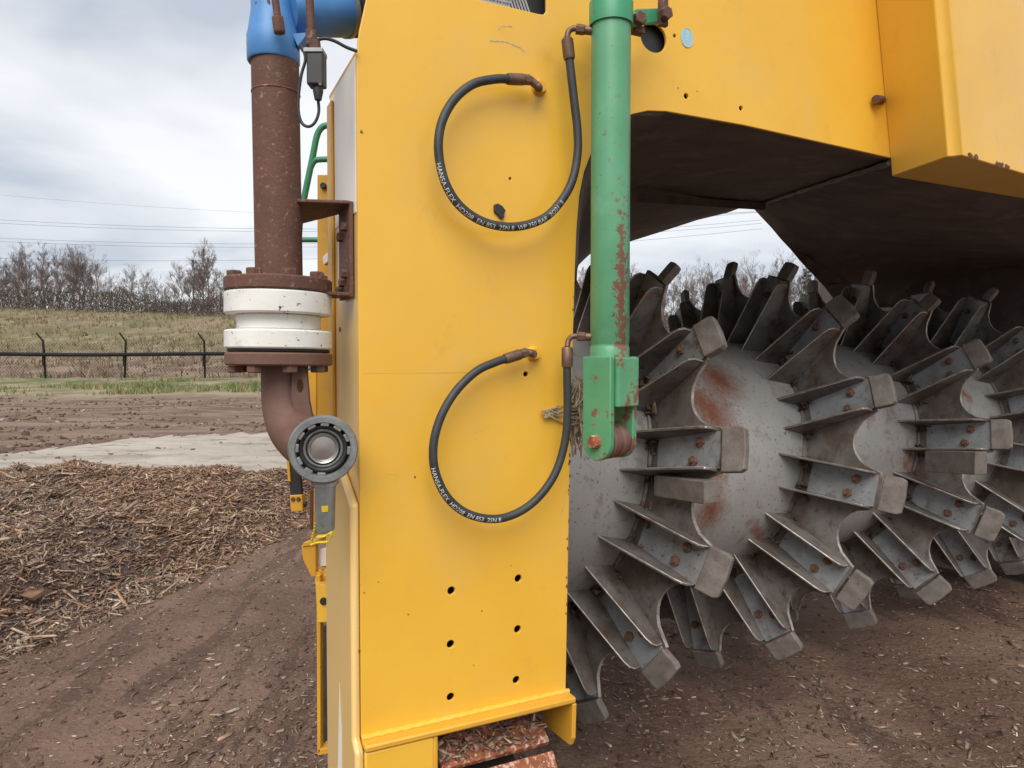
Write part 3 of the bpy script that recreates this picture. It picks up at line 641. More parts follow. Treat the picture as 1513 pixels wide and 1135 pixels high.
# lower skirt, standing a little proud, with a slanted upper rim
zk0, zk1 = uv(530, 645)[1], uv(530, 745)[1]
sk = MB().prism([M(-0.018, ZB - 0.40, 0.028), M(-0.018, ZB - 0.40, -0.262), M(-0.018, zk0, -0.262), M(-0.018, zk1, 0.0005), M(-0.018, ZB + 0.002, 0.0005), M(-0.018, ZB - 0.012, 0.028)], A * 0.0175)
sk.build('side_skirt', M_side, mach, smooth=50, bevel=0.009, seg=4)
MB().prism([M(-0.0184, ZB - 0.30, -0.10), M(-0.0184, ZB - 0.30, -0.155), M(-0.0184, ZB - 0.02, -0.125), M(-0.0184, ZB + 0.07, -0.115), M(-0.0184, ZB - 0.03, -0.095)], -A * 0.0004).build('bare_metal_scrape', M_cream, mach, smooth=None)
for (x, y, ww) in [(502, 487, 0), (528, 695, 0)]:
    d = ray(x, y); t = (M(-0.0006, 0) - CAM).dot(A) / d.dot(A); p = CAM + d * t
    if y > 600: p = p - A * 0.0182
    MB().rev(p - A * 0.0004, -A, [(0, 0.006), (0.0006, 0.0055)], 14).build('side_hole', M_dark, mach)
# ---- bottom flange, lower plate, gusset
zf = ZB
MB().box(M(0.0, zf - 0.0145, 0.034), A * (UR + 0.002), Z * 0.014, -N * 0.045).build('bottom_flange', M_yel2, mach, smooth=40, bevel=0.004, seg=2)
uo = uv(641, 1100, 0.03)[0]
MB().box(M(0.0, zf - 0.40, 0.030), A * uo, Z * 0.3845, -N * 0.012).build('lower_plate', M_yel, mach, smooth=40, bevel=0.004, seg=2)
MB().box(M(uo - 0.0005, zf - 0.40, 0.0295), A * 0.010, Z * 0.3845, -N * 0.04).build('opening_rim', M_yel2, mach, smooth=40, bevel=0.003)
MB().prism([M(UR - 0.008, zf - 0.0150, 0.034), M(UR - 0.008, zf - 0.095, 0.030), M(UR - 0.008, zf - 0.115, 0.020), M(UR - 0.008, zf - 0.125, -0.10), M(UR - 0.008, zf - 0.0150, -0.20)], A * 0.011).build('end_gusset', M_yel2, mach, smooth=None, bevel=0.002)
# welds along the flange
wl = MB(); wp = []
for k in range(60): wp.append(M(UR * k / 59, zf + 0.0015 + 0.0008 * math.sin(k * 2.1), 0.002))
wl.tube(wp, [0.0060 + 0.0007 * math.sin(k * 1.7) for k in range(60)], 8).build('weld_bead', M_yel, mach)
# ---- body behind the leg
MB().box(M(0.16, 0.72, -0.275), A * 0.30, Z * 1.28, -N * 0.55).build('chassis_box', M_yel2, mach, smooth=None, bevel=0.01)
MB().box(M(0.34, 0.72, -0.83), A * 0.13, Z * 1.66, -N * 0.67).build('chassis_beam', M_yel2, mach, smooth=None, bevel=0.01)
MB().box(M(0.05, 2.06, -0.04), A * 1.9, Z * 0.9, -N * 0.02).build('upper_bulkhead', M_dark, mach, smooth=None)
# ---- crawler track below the leg
trk = thing('x', (0, 0, 0), None, None); bpy.data.objects.remove(trk)
TR = 0.27; tc_ = M(0, 0, 0); ztr = zf - 0.055 - TR; LT = 0.75
tf = MB(); u1, u2 = 0.17, UR - 0.05
tf.prism([M(u1 + .05, ztr + TR * .7 * math.sin(t), -0.18 + TR * .7 * math.cos(t)) for t in np.linspace(-1.57, 1.57, 10)] + [M(u1 + .05, ztr + TR * .7 * math.sin(t), -0.18 - LT + TR * .7 * math.cos(t)) for t in np.linspace(1.57, 4.71, 10)], A * (u2 - u1 - .1))
track = tf.build('crawler_track', M_track, mach, smooth=50)
per = []; arc = math.pi * TR; step = 0.118
tot = 2 * LT + 2 * arc; npad = int(tot / step)
for k in range(npad):
    s = k * tot / npad
    if s < arc: t = -math.pi / 2 + s / TR; w_, z_, ang = -0.18 + TR * math.cos(t), ztr + TR * math.sin(t), t
    elif s < arc + LT: w_, z_, ang = -0.18 - (s - arc), ztr + TR, math.pi / 2
    elif s < 2 * arc + LT: t = math.pi / 2 + (s - arc - LT) / TR; w_, z_, ang = -0.18 - LT + TR * math.cos(t), ztr + TR * math.sin(t), t
    else: w_, z_, ang = -0.18 - LT + (s - 2 * arc - LT), ztr - TR, -math.pi / 2
    if s > 2 * arc + LT * 0.3: continue
    rad = N * math.cos(ang) + Z * math.sin(ang); tg = -N * math.sin(ang) + Z * math.cos(ang)
    m_ = MB(); c0 = M(u1, z_, w_)
    m_.box(c0 - tg * 0.053, A * (u2 - u1), tg * 0.106, rad * 0.016)
    if not 0.45 < ang < 1.32: m_.box(c0 - tg * 0.05 + rad * 0.0155, A * (u2 - u1), tg * 0.016, rad * 0.022)
    rusty = 0.25 < ang < 1.2 and k % 2 == 0
    m_.build('track_pad', M_orange if 0.45 < ang < 1.32 else M_track, track, smooth=None, bevel=0.003)
pts = []; sz = []
for k in range(420):
    u = random.uniform(u1, u2); t = random.uniform(0.9, 1.75); rr = TR + 0.022
    if t > 1.57: p = M(u, ztr + rr, -0.18 - (t - 1.57) * .4)
    else: p = M(u, ztr + rr * math.sin(t), -0.18 + rr * math.cos(t))
    pts.append(tuple(p - WL[track.name])); l = random.uniform(.008, .04); sz.append((l, l * .25, .003))
chips('track_debris', np.array(pts), 0.4, np.array(sz), chipcol(420, PAL, [1, 2, 2, 1.5, 1, 1]), track)

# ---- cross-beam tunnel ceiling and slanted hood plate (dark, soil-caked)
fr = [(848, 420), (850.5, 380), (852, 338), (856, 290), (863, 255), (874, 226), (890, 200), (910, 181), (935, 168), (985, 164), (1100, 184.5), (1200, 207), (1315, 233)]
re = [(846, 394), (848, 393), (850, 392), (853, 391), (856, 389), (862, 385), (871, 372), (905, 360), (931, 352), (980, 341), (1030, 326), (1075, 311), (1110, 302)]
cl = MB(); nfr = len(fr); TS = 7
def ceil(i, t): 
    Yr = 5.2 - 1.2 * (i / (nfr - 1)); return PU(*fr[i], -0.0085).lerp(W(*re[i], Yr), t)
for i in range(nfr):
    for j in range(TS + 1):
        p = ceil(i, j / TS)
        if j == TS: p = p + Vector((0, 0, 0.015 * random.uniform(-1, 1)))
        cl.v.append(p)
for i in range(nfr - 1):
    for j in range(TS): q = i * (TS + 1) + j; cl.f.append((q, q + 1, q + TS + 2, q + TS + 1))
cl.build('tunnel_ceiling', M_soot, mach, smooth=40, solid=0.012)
rib = MB(); rp = [ceil(7, 0.30) - Z * 0.03, ceil(12, 0.86) - Z * 0.03]
rib.tube(rp, 0.024, 4).build('ceiling_rib', M_soot, mach, smooth=None)
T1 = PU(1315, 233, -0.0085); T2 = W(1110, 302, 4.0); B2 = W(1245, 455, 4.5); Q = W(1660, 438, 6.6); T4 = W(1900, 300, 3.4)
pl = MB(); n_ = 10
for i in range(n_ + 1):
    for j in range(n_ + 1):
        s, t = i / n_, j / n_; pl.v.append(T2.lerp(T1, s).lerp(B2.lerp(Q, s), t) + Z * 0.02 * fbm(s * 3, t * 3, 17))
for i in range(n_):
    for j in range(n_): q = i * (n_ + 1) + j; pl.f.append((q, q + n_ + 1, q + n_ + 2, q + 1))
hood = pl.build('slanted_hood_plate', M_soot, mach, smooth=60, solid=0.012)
MB().tube([T1.lerp(T2, k / 30) - Z * .014 for k in range(31)], [.009 + .003 * math.sin(k * 1.9) for k in range(31)], 6).build('hood_weld', M_steel, hood)
# bolted inspection patch outline on it
def hoodp(s, t): return T2.lerp(T1, s).lerp(B2.lerp(Q, s), t)
hw = MB()
for a_, b_ in (((0.04, .45), (0.09, .72)), ((.09, .72), (0.02, .74))): hw.tube([hoodp(*a_) - Z * .014, hoodp(*b_) - Z * .014], 0.008, 6)
hw.build('patch_edge', M_rust, hood)
# dark web that carries the hood on to the front beam, and the roof above
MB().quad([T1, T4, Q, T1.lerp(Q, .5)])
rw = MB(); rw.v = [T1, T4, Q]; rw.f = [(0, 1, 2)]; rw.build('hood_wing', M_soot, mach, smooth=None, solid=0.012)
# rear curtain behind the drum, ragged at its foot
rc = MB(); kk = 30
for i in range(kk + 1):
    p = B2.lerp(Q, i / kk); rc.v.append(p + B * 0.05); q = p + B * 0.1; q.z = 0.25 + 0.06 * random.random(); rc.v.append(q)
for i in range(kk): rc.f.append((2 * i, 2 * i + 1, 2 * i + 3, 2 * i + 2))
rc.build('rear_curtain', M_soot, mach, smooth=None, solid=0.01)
sb = MB()
for i in range(7):
    c = B2.lerp(Q, 0.30 + 0.055 * i) - B * 0.03 - Z * 0.03; sb.rev(c, -B, [(0, .035), (.03, .035), (.05, .02)], 6)
sb.build('curtain_clamp', M_rust, mach)

# ---- yellow hopper box in front of the beam
zl = uv(1318, 261)[1]
L = PU(1318, 261); 
def at_z(x, y, z): d = ray(x, y); return CAM + d * ((z - CAMH) / d.z)
Rg = at_z(1413, 227, L.z); Rt = at_z(1513, 257, L.z); dirr = (Rt - Rg).normalized(); Re = Rg + dirr * 1.5; Le = L + A * 1.55
sh = Vector((-0.15, -0.075, 1.0)) * 0.85
bxm = MB(); r_ = 0.03; dl = (L - Rg).normalized()
prof = [L] + [Rg + dl * r_ * (1 - k / 6) + dirr * r_ * (k / 6) + (dl + dirr) * (-0.10 * r_ * math.sin(math.pi * k / 6)) * -1 for k in range(7)] + [Re, Le]
bxm.prism(prof, sh); hop = bxm.build('hopper_box', M_yel, mach, smooth=40, bevel=0.003)
MB().tube([W(1303, 148, L.y - 0.02), W(1294, 147, L.y - 0.06)], 0.012, 10).build('box_bolt', M_rust, hop)
for k in range(5):
    t = random.choice([.06, .09, .22, .25, .27]) + random.uniform(-.012, .012); c = Rg + dirr * t; nn_ = dirr.cross(Z)
    MB().prism([c + nn_ * 0.0008 + dirr * (.016 * math.cos(a_) * random.uniform(.4, 1.3)) + Z * (0.006 + .006 * math.sin(a_) * random.uniform(.4, 1.5)) for a_ in np.linspace(0, 5.6, 9)], nn_ * 0.0006).build('chipped_paint', M_rust, hop, smooth=None)

# ---- rotor
RR = 0.85; q_ = [0.56170327, 0.28432593, 3.23621597, -0.47793775, 0.94455195, 0.43131093, -0.6216108]
RA = Vector((math.cos(q_[0]), math.sin(q_[0]), 0)); RB = Vector((-math.sin(q_[0]), math.cos(q_[0]), 0))
RC = Vector((q_[1] * RR, q_[2] * RR, CAMH + q_[3] * RR)); PT = q_[4] * RR; DE = q_[5]; PH = q_[6]
r0 = 0.585 * RR
def hel(an, r): return RC + RA * (-PT * (an - PH) / (2 * math.pi)) + (-RB * math.cos(an) - Z * math.sin(an)) * r
n_hi, n_lo = 9, -58
def ray_drum(x, y, r):
    d = ray(x, y); o_ = CAM - RC; d2 = d - RA * d.dot(RA); o2 = o_ - RA * o_.dot(RA); a_ = d2.dot(d2); b_ = 2 * d2.dot(o2); c_ = o2.dot(o2) - r * r
    return CAM + d * ((-b_ - math.sqrt(max(0, b_ * b_ - 4 * a_ * c_))) / (2 * a_))
def add_stain(m, pts, colr):
    t = m.node_tree; b = t.nodes['Principled BSDF']; src = b.inputs['Base Color'].links[0].from_socket; g_ = t.nodes.new('ShaderNodeNewGeometry')
    nz_ = t.nodes.new('ShaderNodeTexNoise'); nz_.inputs['Scale'].default_value = 60; nz_.inputs['Detail'].default_value = 8; nz_.inputs['Roughness'].default_value = .7; t.links.new(g_.outputs['Position'], nz_.inputs['Vector'])
    for p, rd in pts:
        dn = t.nodes.new('ShaderNodeVectorMath'); dn.operation = 'DISTANCE'; t.links.new(g_.outputs['Position'], dn.inputs[0]); dn.inputs[1].default_value = p
        mr = t.nodes.new('ShaderNodeMapRange'); mr.inputs[1].default_value = 0; mr.inputs[2].default_value = rd; mr.inputs[3].default_value = .75; mr.inputs[4].default_value = -.25; t.links.new(dn.outputs['Value'], mr.inputs[0])
        ad_ = t.nodes.new('ShaderNodeMath'); ad_.operation = 'ADD'; t.links.new(mr.outputs[0], ad_.inputs[0]); t.links.new(nz_.outputs[0], ad_.inputs[1])
        m2 = t.nodes.new('ShaderNodeMapRange'); m2.inputs[1].default_value = .42; m2.inputs[2].default_value = 1.15; m2.inputs[4].default_value = .95; t.links.new(ad_.outputs[0], m2.inputs[0])
        mk = t.nodes.new('ShaderNodeMix'); mk.data_type = 'RGBA'; t.links.new(m2.outputs[0], mk.inputs[0]); t.links.new(src, mk.inputs[6]); mk.inputs[7].default_value = (*colr, 1); src = mk.outputs[2]
    t.links.new(src, b.inputs['Base Color'])
add_stain(M_tube, [(ray_drum(1062, 560, r0), .17), (ray_drum(1055, 615, r0), .18), (ray_drum(1050, 690, r0), .15), (ray_drum(1050, 755, r0), .13)], (0.22, 0.072, 0.032))
tb = MB(); ax0, ax1 = -PT * (n_hi * DE) / (2 * math.pi) - 0.05, -PT * (n_lo * DE) / (2 * math.pi) + 0.1
tb.rev(RC, RA, [(ax0, r0), (ax0 + .3, r0)] + [(ax0 + .3 + (ax1 - ax0 - .3) * k / 12, r0) for k in range(1, 13)], 96)
rotor = tb.build('rotor_drum', M_tube, mach, smooth=40)
fl = MB(); sub = 16; TI = 0.006; hw_ = 0.067 / (0.92 * RR)      # half angle of the tine seat
def r_out(ph):                                                 # ph in [-.5,.5] of a tine step, 0 at a tine
    a_ = abs(ph) * DE
    if a_ <= hw_: return 0.945 * RR
    t = (a_ - hw_) / (DE / 2 - hw_); return RR * (0.82 + 0.125 * (1 - math.sqrt(max(0, 1 - (1 - t) ** 2))))
cnt = 0; ring = []
for n in range(n_lo * sub, n_hi * sub + 1):
    an = PH + n * DE / sub; ph = (n / sub) - round(n / sub); ro = r_out(ph)
    base = len(fl.v)
    fl.v += [hel(an, r0 - 0.01) - RA * TI, hel(an, ro) - RA * TI, hel(an, ro) + RA * TI, hel(an, r0 - 0.01) + RA * TI]; ring.append(base)
for a_, b_ in zip(ring[:-1], ring[1:]):
    for k in (0, 2): fl.f.append((a_ + k, a_ + k + 1, b_ + k + 1, b_ + k))
rim = MB(); rim.v = [v.copy() for v in fl.v]; rim.f = [(a_ + 1, a_ + 2, b_ + 2, b_ + 1) for a_, b_ in zip(ring[:-1], ring[1:])]
rim.build('worn_rim', M_edge, rotor, smooth=30)
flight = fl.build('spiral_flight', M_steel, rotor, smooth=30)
# weld seam where flight meets drum
sw = MB(); pw = [hel(PH + n * DE / 6, r0 + 0.004) - RA * 0.010 for n in range(n_lo * 6, n_hi * 6 + 1)]
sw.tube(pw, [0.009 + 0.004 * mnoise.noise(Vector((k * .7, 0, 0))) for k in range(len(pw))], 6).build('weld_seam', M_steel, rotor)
# tine: local frame x = radial, y = along the rotation, z = -axis (towards the gussets)
def rib_mesh(sy):
    m_ = MB(); y0 = sy * 0.060
    prof = [(r0 - 0.03, 0.006), (0.925 * RR, 0.006), (0.928 * RR, 0.040), (0.918 * RR, 0.058), (0.895 * RR, 0.070), (r0 + 0.0, 0.146), (r0 - 0.05, 0.160)]
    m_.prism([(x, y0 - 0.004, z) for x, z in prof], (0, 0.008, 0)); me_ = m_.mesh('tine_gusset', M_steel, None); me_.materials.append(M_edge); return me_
def cap_mesh():
    m_ = MB(); m_.prism([(0.938 * RR, -0.066, -.010), (1.005 * RR, -0.066, -.010), (1.022 * RR, -0.058, -.010), (1.026 * RR, 0.0, -.010), (1.021 * RR, 0.059, -.010), (1.003 * RR, 0.066, -.010), (0.938 * RR, 0.066, -.010)], (0, 0, 0.030))
    for k in (2, 1, 5, 6): pass
    return m_.mesh('wear_tip', M_cap, None)
def bolt_mesh(sy):
    m_ = MB(); c = Vector((0.835 * RR + sy * 0.012, sy * 0.028, 0.006)); m_.rev(c, (0, 0, 1), [(0, .021), (.003, .021)], 16); m_.rev(c + Vector((0, 0, .003)), (0, 0, 1), [(0, .0165), (.010, .0165), (.0115, .014)], 6)
    m_.rev(c + Vector((0, 0, .0145)), (0, 0, 1), [(0, .009), (.010, .008)], 10); return m_.mesh('tine_bolt', M_bolt, 30)
def seat_mesh():
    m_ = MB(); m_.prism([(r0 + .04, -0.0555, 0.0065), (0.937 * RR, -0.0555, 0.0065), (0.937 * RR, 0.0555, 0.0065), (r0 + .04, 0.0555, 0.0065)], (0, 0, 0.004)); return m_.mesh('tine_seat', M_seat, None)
ribs = [rib_mesh(-1), rib_mesh(1)]; capm = cap_mesh(); bolts = [bolt_mesh(-1), bolt_mesh(1)]; seat = seat_mesh()
ext = Vector((0, 0, 0)); L_m = WL[mach.name]
def wbev(o, wd): md = o.modifiers.new('bevel', 'BEVEL'); md.width = wd; md.segments = 2; md.limit_method = 'ANGLE'
for n in range(n_lo, n_hi + 1):
    an = PH + n * DE; X = (-RB * math.cos(an) - Z * math.sin(an)); c = RC + RA * (-PT * (an - PH) / (2 * math.pi))
    T = (RB * math.sin(an) - Z * math.cos(an)); hl = math.atan(PT / (2 * math.pi) / (0.75 * RR)); Ty = (T * math.cos(hl) - RA * math.sin(hl)).normalized(); Zt = X.cross(Ty).normalized()
    if Zt.dot(RA) > 0: Ty = -Ty; Zt = X.cross(Ty).normalized()
    jr = random.gauss(0, 0.007); Ty = (Ty + RA * random.gauss(0, .035)).normalized(); Zt = X.cross(Ty).normalized()
    mw = Matrix(((X.x, Ty.x, Zt.x, c.x), (X.y, Ty.y, Zt.y, c.y), (X.z, Ty.z, Zt.z, c.z), (0, 0, 0, 1)))
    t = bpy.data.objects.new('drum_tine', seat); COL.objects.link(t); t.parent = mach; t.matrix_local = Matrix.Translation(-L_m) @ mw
    for nm, me_ in (('gusset', ribs[0]), ('gusset', ribs[1]), ('bolt', bolts[0]), ('bolt', bolts[1]), ('wear_tip', capm)):
        s = bpy.data.objects.new(nm, me_); COL.objects.link(s); s.parent = t
        if nm == 'wear_tip':
            dg_ = math.degrees(math.atan2(math.sin(an), math.cos(an))); tl = R_(random.gauss(20, 4)); hx0 = 0.94 * RR; sy_ = random.uniform(.88, 1.02); oy = random.gauss(0, .003); sx_ = random.uniform(.97, 1.0) if random.random() < .3 else 1.0
            if -168 < dg_ < -52: sy_ = random.uniform(.26, .5); oy = (0.058 - 0.06 * sy_) * (1 if Ty.dot(RB) < 0 else -1)      # tips worn down to stubs
            Rm = Matrix.Rotation(tl, 4, 'Y'); s.matrix_local = Matrix.Translation((hx0 + jr, oy, 0)) @ Rm @ Matrix.Diagonal((sx_, sy_, random.uniform(.85, 1.1), 1)) @ Matrix.Translation((-hx0, 0, 0)); wbev(s, 0.004)
        if nm == 'gusset': s.scale = (1, 1, random.uniform(.86, 1.06)); wbev(s, 0.0022); s.modifiers[0].material = 1; s.modifiers[0].segments = 1
# compost packed into the tine roots, and stringy bits hanging on the flight
pts = []; sz = []
for k in range(1500):
    n = random.randint(-30, n_hi); an = PH + n * DE + random.choice([-1, 1]) * random.uniform(.06, .14); r = r0 + abs(random.gauss(0, .022)) + .004
    if random.random() < .015: r = random.uniform(r0, .88 * RR); an = PH + n * DE + random.uniform(-.09, .09)
    p = hel(an, r) - RA * random.uniform(.012, .024); l = random.uniform(.008, .05); pts.append(tuple(p - WL[rotor.name])); sz.append((l, l * random.uniform(.15, .5), random.uniform(.003, .009)))
chips('packed_compost', np.array(pts), 0.8, np.array(sz), chipcol(1500, [(0.12, 0.078, 0.058), (0.17, 0.115, 0.085), (0.08, 0.053, 0.042), (0.32, 0.24, 0.17)], [3, 2, 3, .4]), rotor)
for (p, q) in (((975, 716, 2.20), (1050, 727, 2.02)), ((1374, 681, 2.95), (1449, 684, 2.70))):
    a_, b_ = W(*p), W(*q); ln = b_ - a_; sd = ln.cross(Z).normalized(); MB().box(a_ - sd * .03 - Z * .034 * a_.y / 2.2, ln, sd * .055, Z * .066 * a_.y / 2.2).build('wear_block', M_cap, rotor, smooth=None, bevel=0.003)
# drum end wall on the near leg and the far leg
MB().rev(RC + RA * (ax0 - 0.02), RA, [(0, 0.40), (0.025, 0.40)], 64).build('end_bearing_plate', M_steel, mach)
MB().box(RC + RA * (ax1 + 0.05) - RB * 1.3 - Z * 0.9, RA * 0.35, RB * 2.6, Z * 2.0).build('far_leg', M_soot, mach, smooth=None, bevel=0.01)

# ---- hydraulic hoses
def bend_text(txt, size, path, rad, s0, name, parent, front, flip=1, phi0=0.0):
    cu = bpy.data.curves.new('t', 'FONT'); cu.body = txt; cu.size = size; cu.align_y = 'CENTER'; cu.resolution_u = 2
    ob = bpy.data.objects.new('t', cu); COL.objects.link(ob); dg = bpy.context.evaluated_depsgraph_get(); me = bpy.data.meshes.new_from_object(ob.evaluated_get(dg)); bpy.data.objects.remove(ob)
    bm = bmesh.new(); bm.from_mesh(me); bmesh.ops.triangulate(bm, faces=bm.faces[:]); bmesh.ops.subdivide_edges(bm, edges=[e_ for e_ in bm.edges if e_.calc_length() > size * .25], cuts=2); bmesh.ops.triangulate(bm, faces=bm.faces[:]); cum = [0]
    for a_, b_ in zip(path[:-1], path[1:]): cum.append(cum[-1] + (b_ - a_).length)
    def at(s):
        i = max(0, min(len(path) - 2, int(np.searchsorted(cum, s)) - 1)); t = (s - cum[i]) / max(cum[i + 1] - cum[i], 1e-6); return path[i].lerp(path[i + 1], t), (path[i + 1] - path[i]).normalized()
    for v in bm.verts:
        p, t = at(s0 + v.co.x); f = front - t * front.dot(t); f.normalize(); up = f.cross(t) * flip; an = phi0 + v.co.y / rad
        v.co = p + (f * math.cos(an) + up * math.sin(an)) * (rad * 1.035)
    c = bm.verts[:][0].co.copy()
    for v in bm.verts: v.co -= c
    bm.to_mesh(me); bm.free(); me.materials.clear(); me.materials.append(M_ink); o = bpy.data.objects.new(name, me); COL.objects.link(o); attach(o, parent, c); return cum
def hose(pix, w0, w1, rad, wall, top, boss, txt, s0, sz):
    n = len(pix); pts = [PU(x, y, w0 + (w1 - w0) * (i / (n - 1)) ** 2 + 0.012 * math.sin(math.pi * i / (n - 1))) for i, (x, y) in enumerate(pix)]
    path = spline(pts, 8); h = MB().tube(path, rad, 32).build('hydraulic_hose', M_hose, mach, smooth=60)
    d0 = (path[0] - path[2]).normalized()
    # wall end: sleeve, nut, elbow into a welded boss
    e1 = path[0] + d0 * 0.034; bx_, by_ = boss; bp = PU(bx_, by_, 0.001); el = PU(bx_, by_, w0)
    MB().tube([path[0] - d0 * 0.004, path[0] + d0 * 0.002, e1, e1 + d0 * 0.003], [rad * 1.22, rad * 1.32, rad * 1.32, rad * 1.0], 18).build('crimp_sleeve', M_fit, h)
    hexnut(e1 + d0 * 0.003, d0, rad * 1.25, 0.016).build('hose_nut', M_fit, h, smooth=None, bevel=0.001)
    ep = spline([e1 + d0 * 0.018, e1.lerp(el, .75) + d0 * 0.006, el, bp.lerp(el, .35)], 5)
    MB().tube(ep, rad * 0.95, 14).build('wall_elbow', M_fit, h, smooth=60)
    MB().rev(bp - N * 0.004, N, [(0, rad * 2.1), (0.005, rad * 1.9), (0.010, rad * 1.35), (0.016, rad * 1.3)], 20).build('welded_boss', M_yel2, h)
    # cylinder end: sleeve, bent tube, nut, port
    d1 = (path[-1] - path[-3]).normalized(); s1 = path[-1] + d1 * 0.040
    MB().tube([path[-1] - d1 * 0.004, path[-1] + d1 * 0.002, s1 - d1 * .004, s1], [rad * 1.25, rad * 1.42, rad * 1.42, rad * 1.1], 18).build('crimp_sleeve', M_fit, h)
    q = [W(*p) for p in top]; MB().tube(spline([s1] + q[:3], 6), rad * 0.68, 14).build('bent_pipe', M_fit, h, smooth=60)
    ax = (q[3] - q[2]).normalized(); hexnut(q[2], ax, rad * 1.22, 0.019).build('hose_nut', M_fit, h, smooth=None, bevel=0.001)
    MB().tube([q[2] + ax * 0.019, q[3]], rad * 1.0, 14).build('port_adapter', M_fit, h)
    front = -(path[len(path) // 2] - CAM).normalized()
    if txt: bend_text(txt, sz, path, rad, s0, 'hose_lettering', h, front, 1, -0.35)
    return h, path
YC = 1.545                                                       # depth of the green cylinder's axis
pxa = [(752, 117), (732, 117), (700, 124), (673, 145), (655, 175), (648, 207), (650, 240), (660, 275), (680, 305), (710, 326), (745, 335), (780, 332), (810, 318), (834, 290), (847, 262), (853.5, 225), (853, 190), (849, 155), (845, 120), (841, 85)]
hose(pxa, 0.036, 0.055, 0.0092, None, [(840, 47, 1.545), (847, 42, 1.545), (851, 43, 1.545), (876, 46, YC)], (796, 130), 'HANSA-FLEX  HD208  EN 853  2SN 8  WP 350 BAR  2Q21  S', 0.285, 0.0135)
pxb = [(748, 530), (733, 535), (705, 548), (677, 574), (656, 606), (643, 642), (640, 676), (646, 706), (661, 735), (685, 756), (715, 766), (745, 765), (775, 752), (800, 730), (820, 700), (832, 665), (837.5, 630), (838.5, 590), (838, 562), (838, 540)]
hose(pxb, 0.036, 0.055, 0.0088, None, [(840, 503, 1.545), (846, 497, 1.545), (852, 497, 1.545), (876, 498, YC)], (788, 523), 'HANSA-FLEX  HD208  EN 853  2SN 8', 0.30, 0.0125)

# ---- green hydraulic cylinder
PXM = YC / FPX
c_top = W(903, 30, YC); c_bot = W(901, 515, YC); axc = (c_bot - c_top).normalized(); rcy = 28.6 * PXM
def green_barrel_mat():
    m = M_grn.copy(); m.name = 'green_barrel_paint'; t = m.node_tree; b = t.nodes['Principled BSDF']; src = b.inputs['Base Color'].links[0].from_socket
    tcn = t.nodes.new('ShaderNodeTexCoord'); s3 = t.nodes.new('ShaderNodeSeparateXYZ'); t.links.new(tcn.outputs['Object'], s3.inputs[0])
    nzn = t.nodes.new('ShaderNodeTexNoise'); nzn.inputs['Scale'].default_value = 85; nzn.inputs['Detail'].default_value = 7; nzn.inputs['Roughness'].default_value = 0.7; t.links.new(tcn.outputs['Object'], nzn.inputs['Vector'])
    def op(o_, x, y, z=None):
        k = t.nodes.new('ShaderNodeMath'); k.operation = o_
        for i, q in enumerate((x, y, z)):
            if q is None: continue
            if isinstance(q, (int, float)): k.inputs[i].default_value = q
            else: t.links.new(q, k.inputs[i])
        return k.outputs[0]
    dx = op('ABSOLUTE', op('SUBTRACT', s3.outputs[0], 0.020), 0)                    # band on one flank
    fx = op('MAXIMUM', op('SUBTRACT', 1.0, op('MULTIPLY', dx, 42.0)), 0.0)
    fz = t.nodes.new('ShaderNodeMapRange'); fz.inputs[1].default_value = 0.46; fz.inputs[2].default_value = 0.18; t.links.new(s3.outputs[2], fz.inputs[0])
    v = op('ADD', nzn.outputs[0], op('MULTIPLY', op('MULTIPLY', fx, fz.outputs[0]), 0.235))
    mr = t.nodes.new('ShaderNodeMapRange'); mr.inputs[1].default_value = 0.625; mr.inputs[2].default_value = 0.645; t.links.new(v, mr.inputs[0])
    mk = t.nodes.new('ShaderNodeMix'); mk.data_type = 'RGBA'; t.links.new(mr.outputs[0], mk.inputs[0]); t.links.new(src, mk.inputs[6]); mk.inputs[7].default_value = (0.20, 0.095, 0.06, 1)
    t.links.new(mk.outputs[2], b.inputs['Base Color']); return m
M_barrel = green_barrel_mat()
bar = MB().rev(c_top, axc, [(0, rcy), ((c_bot - c_top).length * .5, rcy), ((c_bot - c_top).length - .012, rcy), ((c_bot - c_top).length - .010, rcy * .97), ((c_bot - c_top).length - .004, rcy * .97), ((c_bot - c_top).length - .002, rcy), ((c_bot - c_top).length + 0.03, rcy)], 48)
cyl = bar.build('hydraulic_cylinder', M_barrel, mach, smooth=40)
MB().rev(c_top + axc * 0.014, -axc, [(0, rcy * 1.02), (0.0, rcy * 1.115), (0.048, rcy * 1.115), (0.052, rcy * 1.08), (0.060, rcy * 0.9), (0.062, rcy * .6), (0.066, rcy * 0.25)], 48).build('head_cap', M_grn2, cyl)
for (x, y) in ((876, 46), (876, 498)):
    p = W(x, y, YC); q = W(903, y, YC); MB().rev(p, q - p, [(0, .0135), (.006, .015), (.012, .020), (0.03, .024)], 20).build('oil_port', M_grn, cyl)
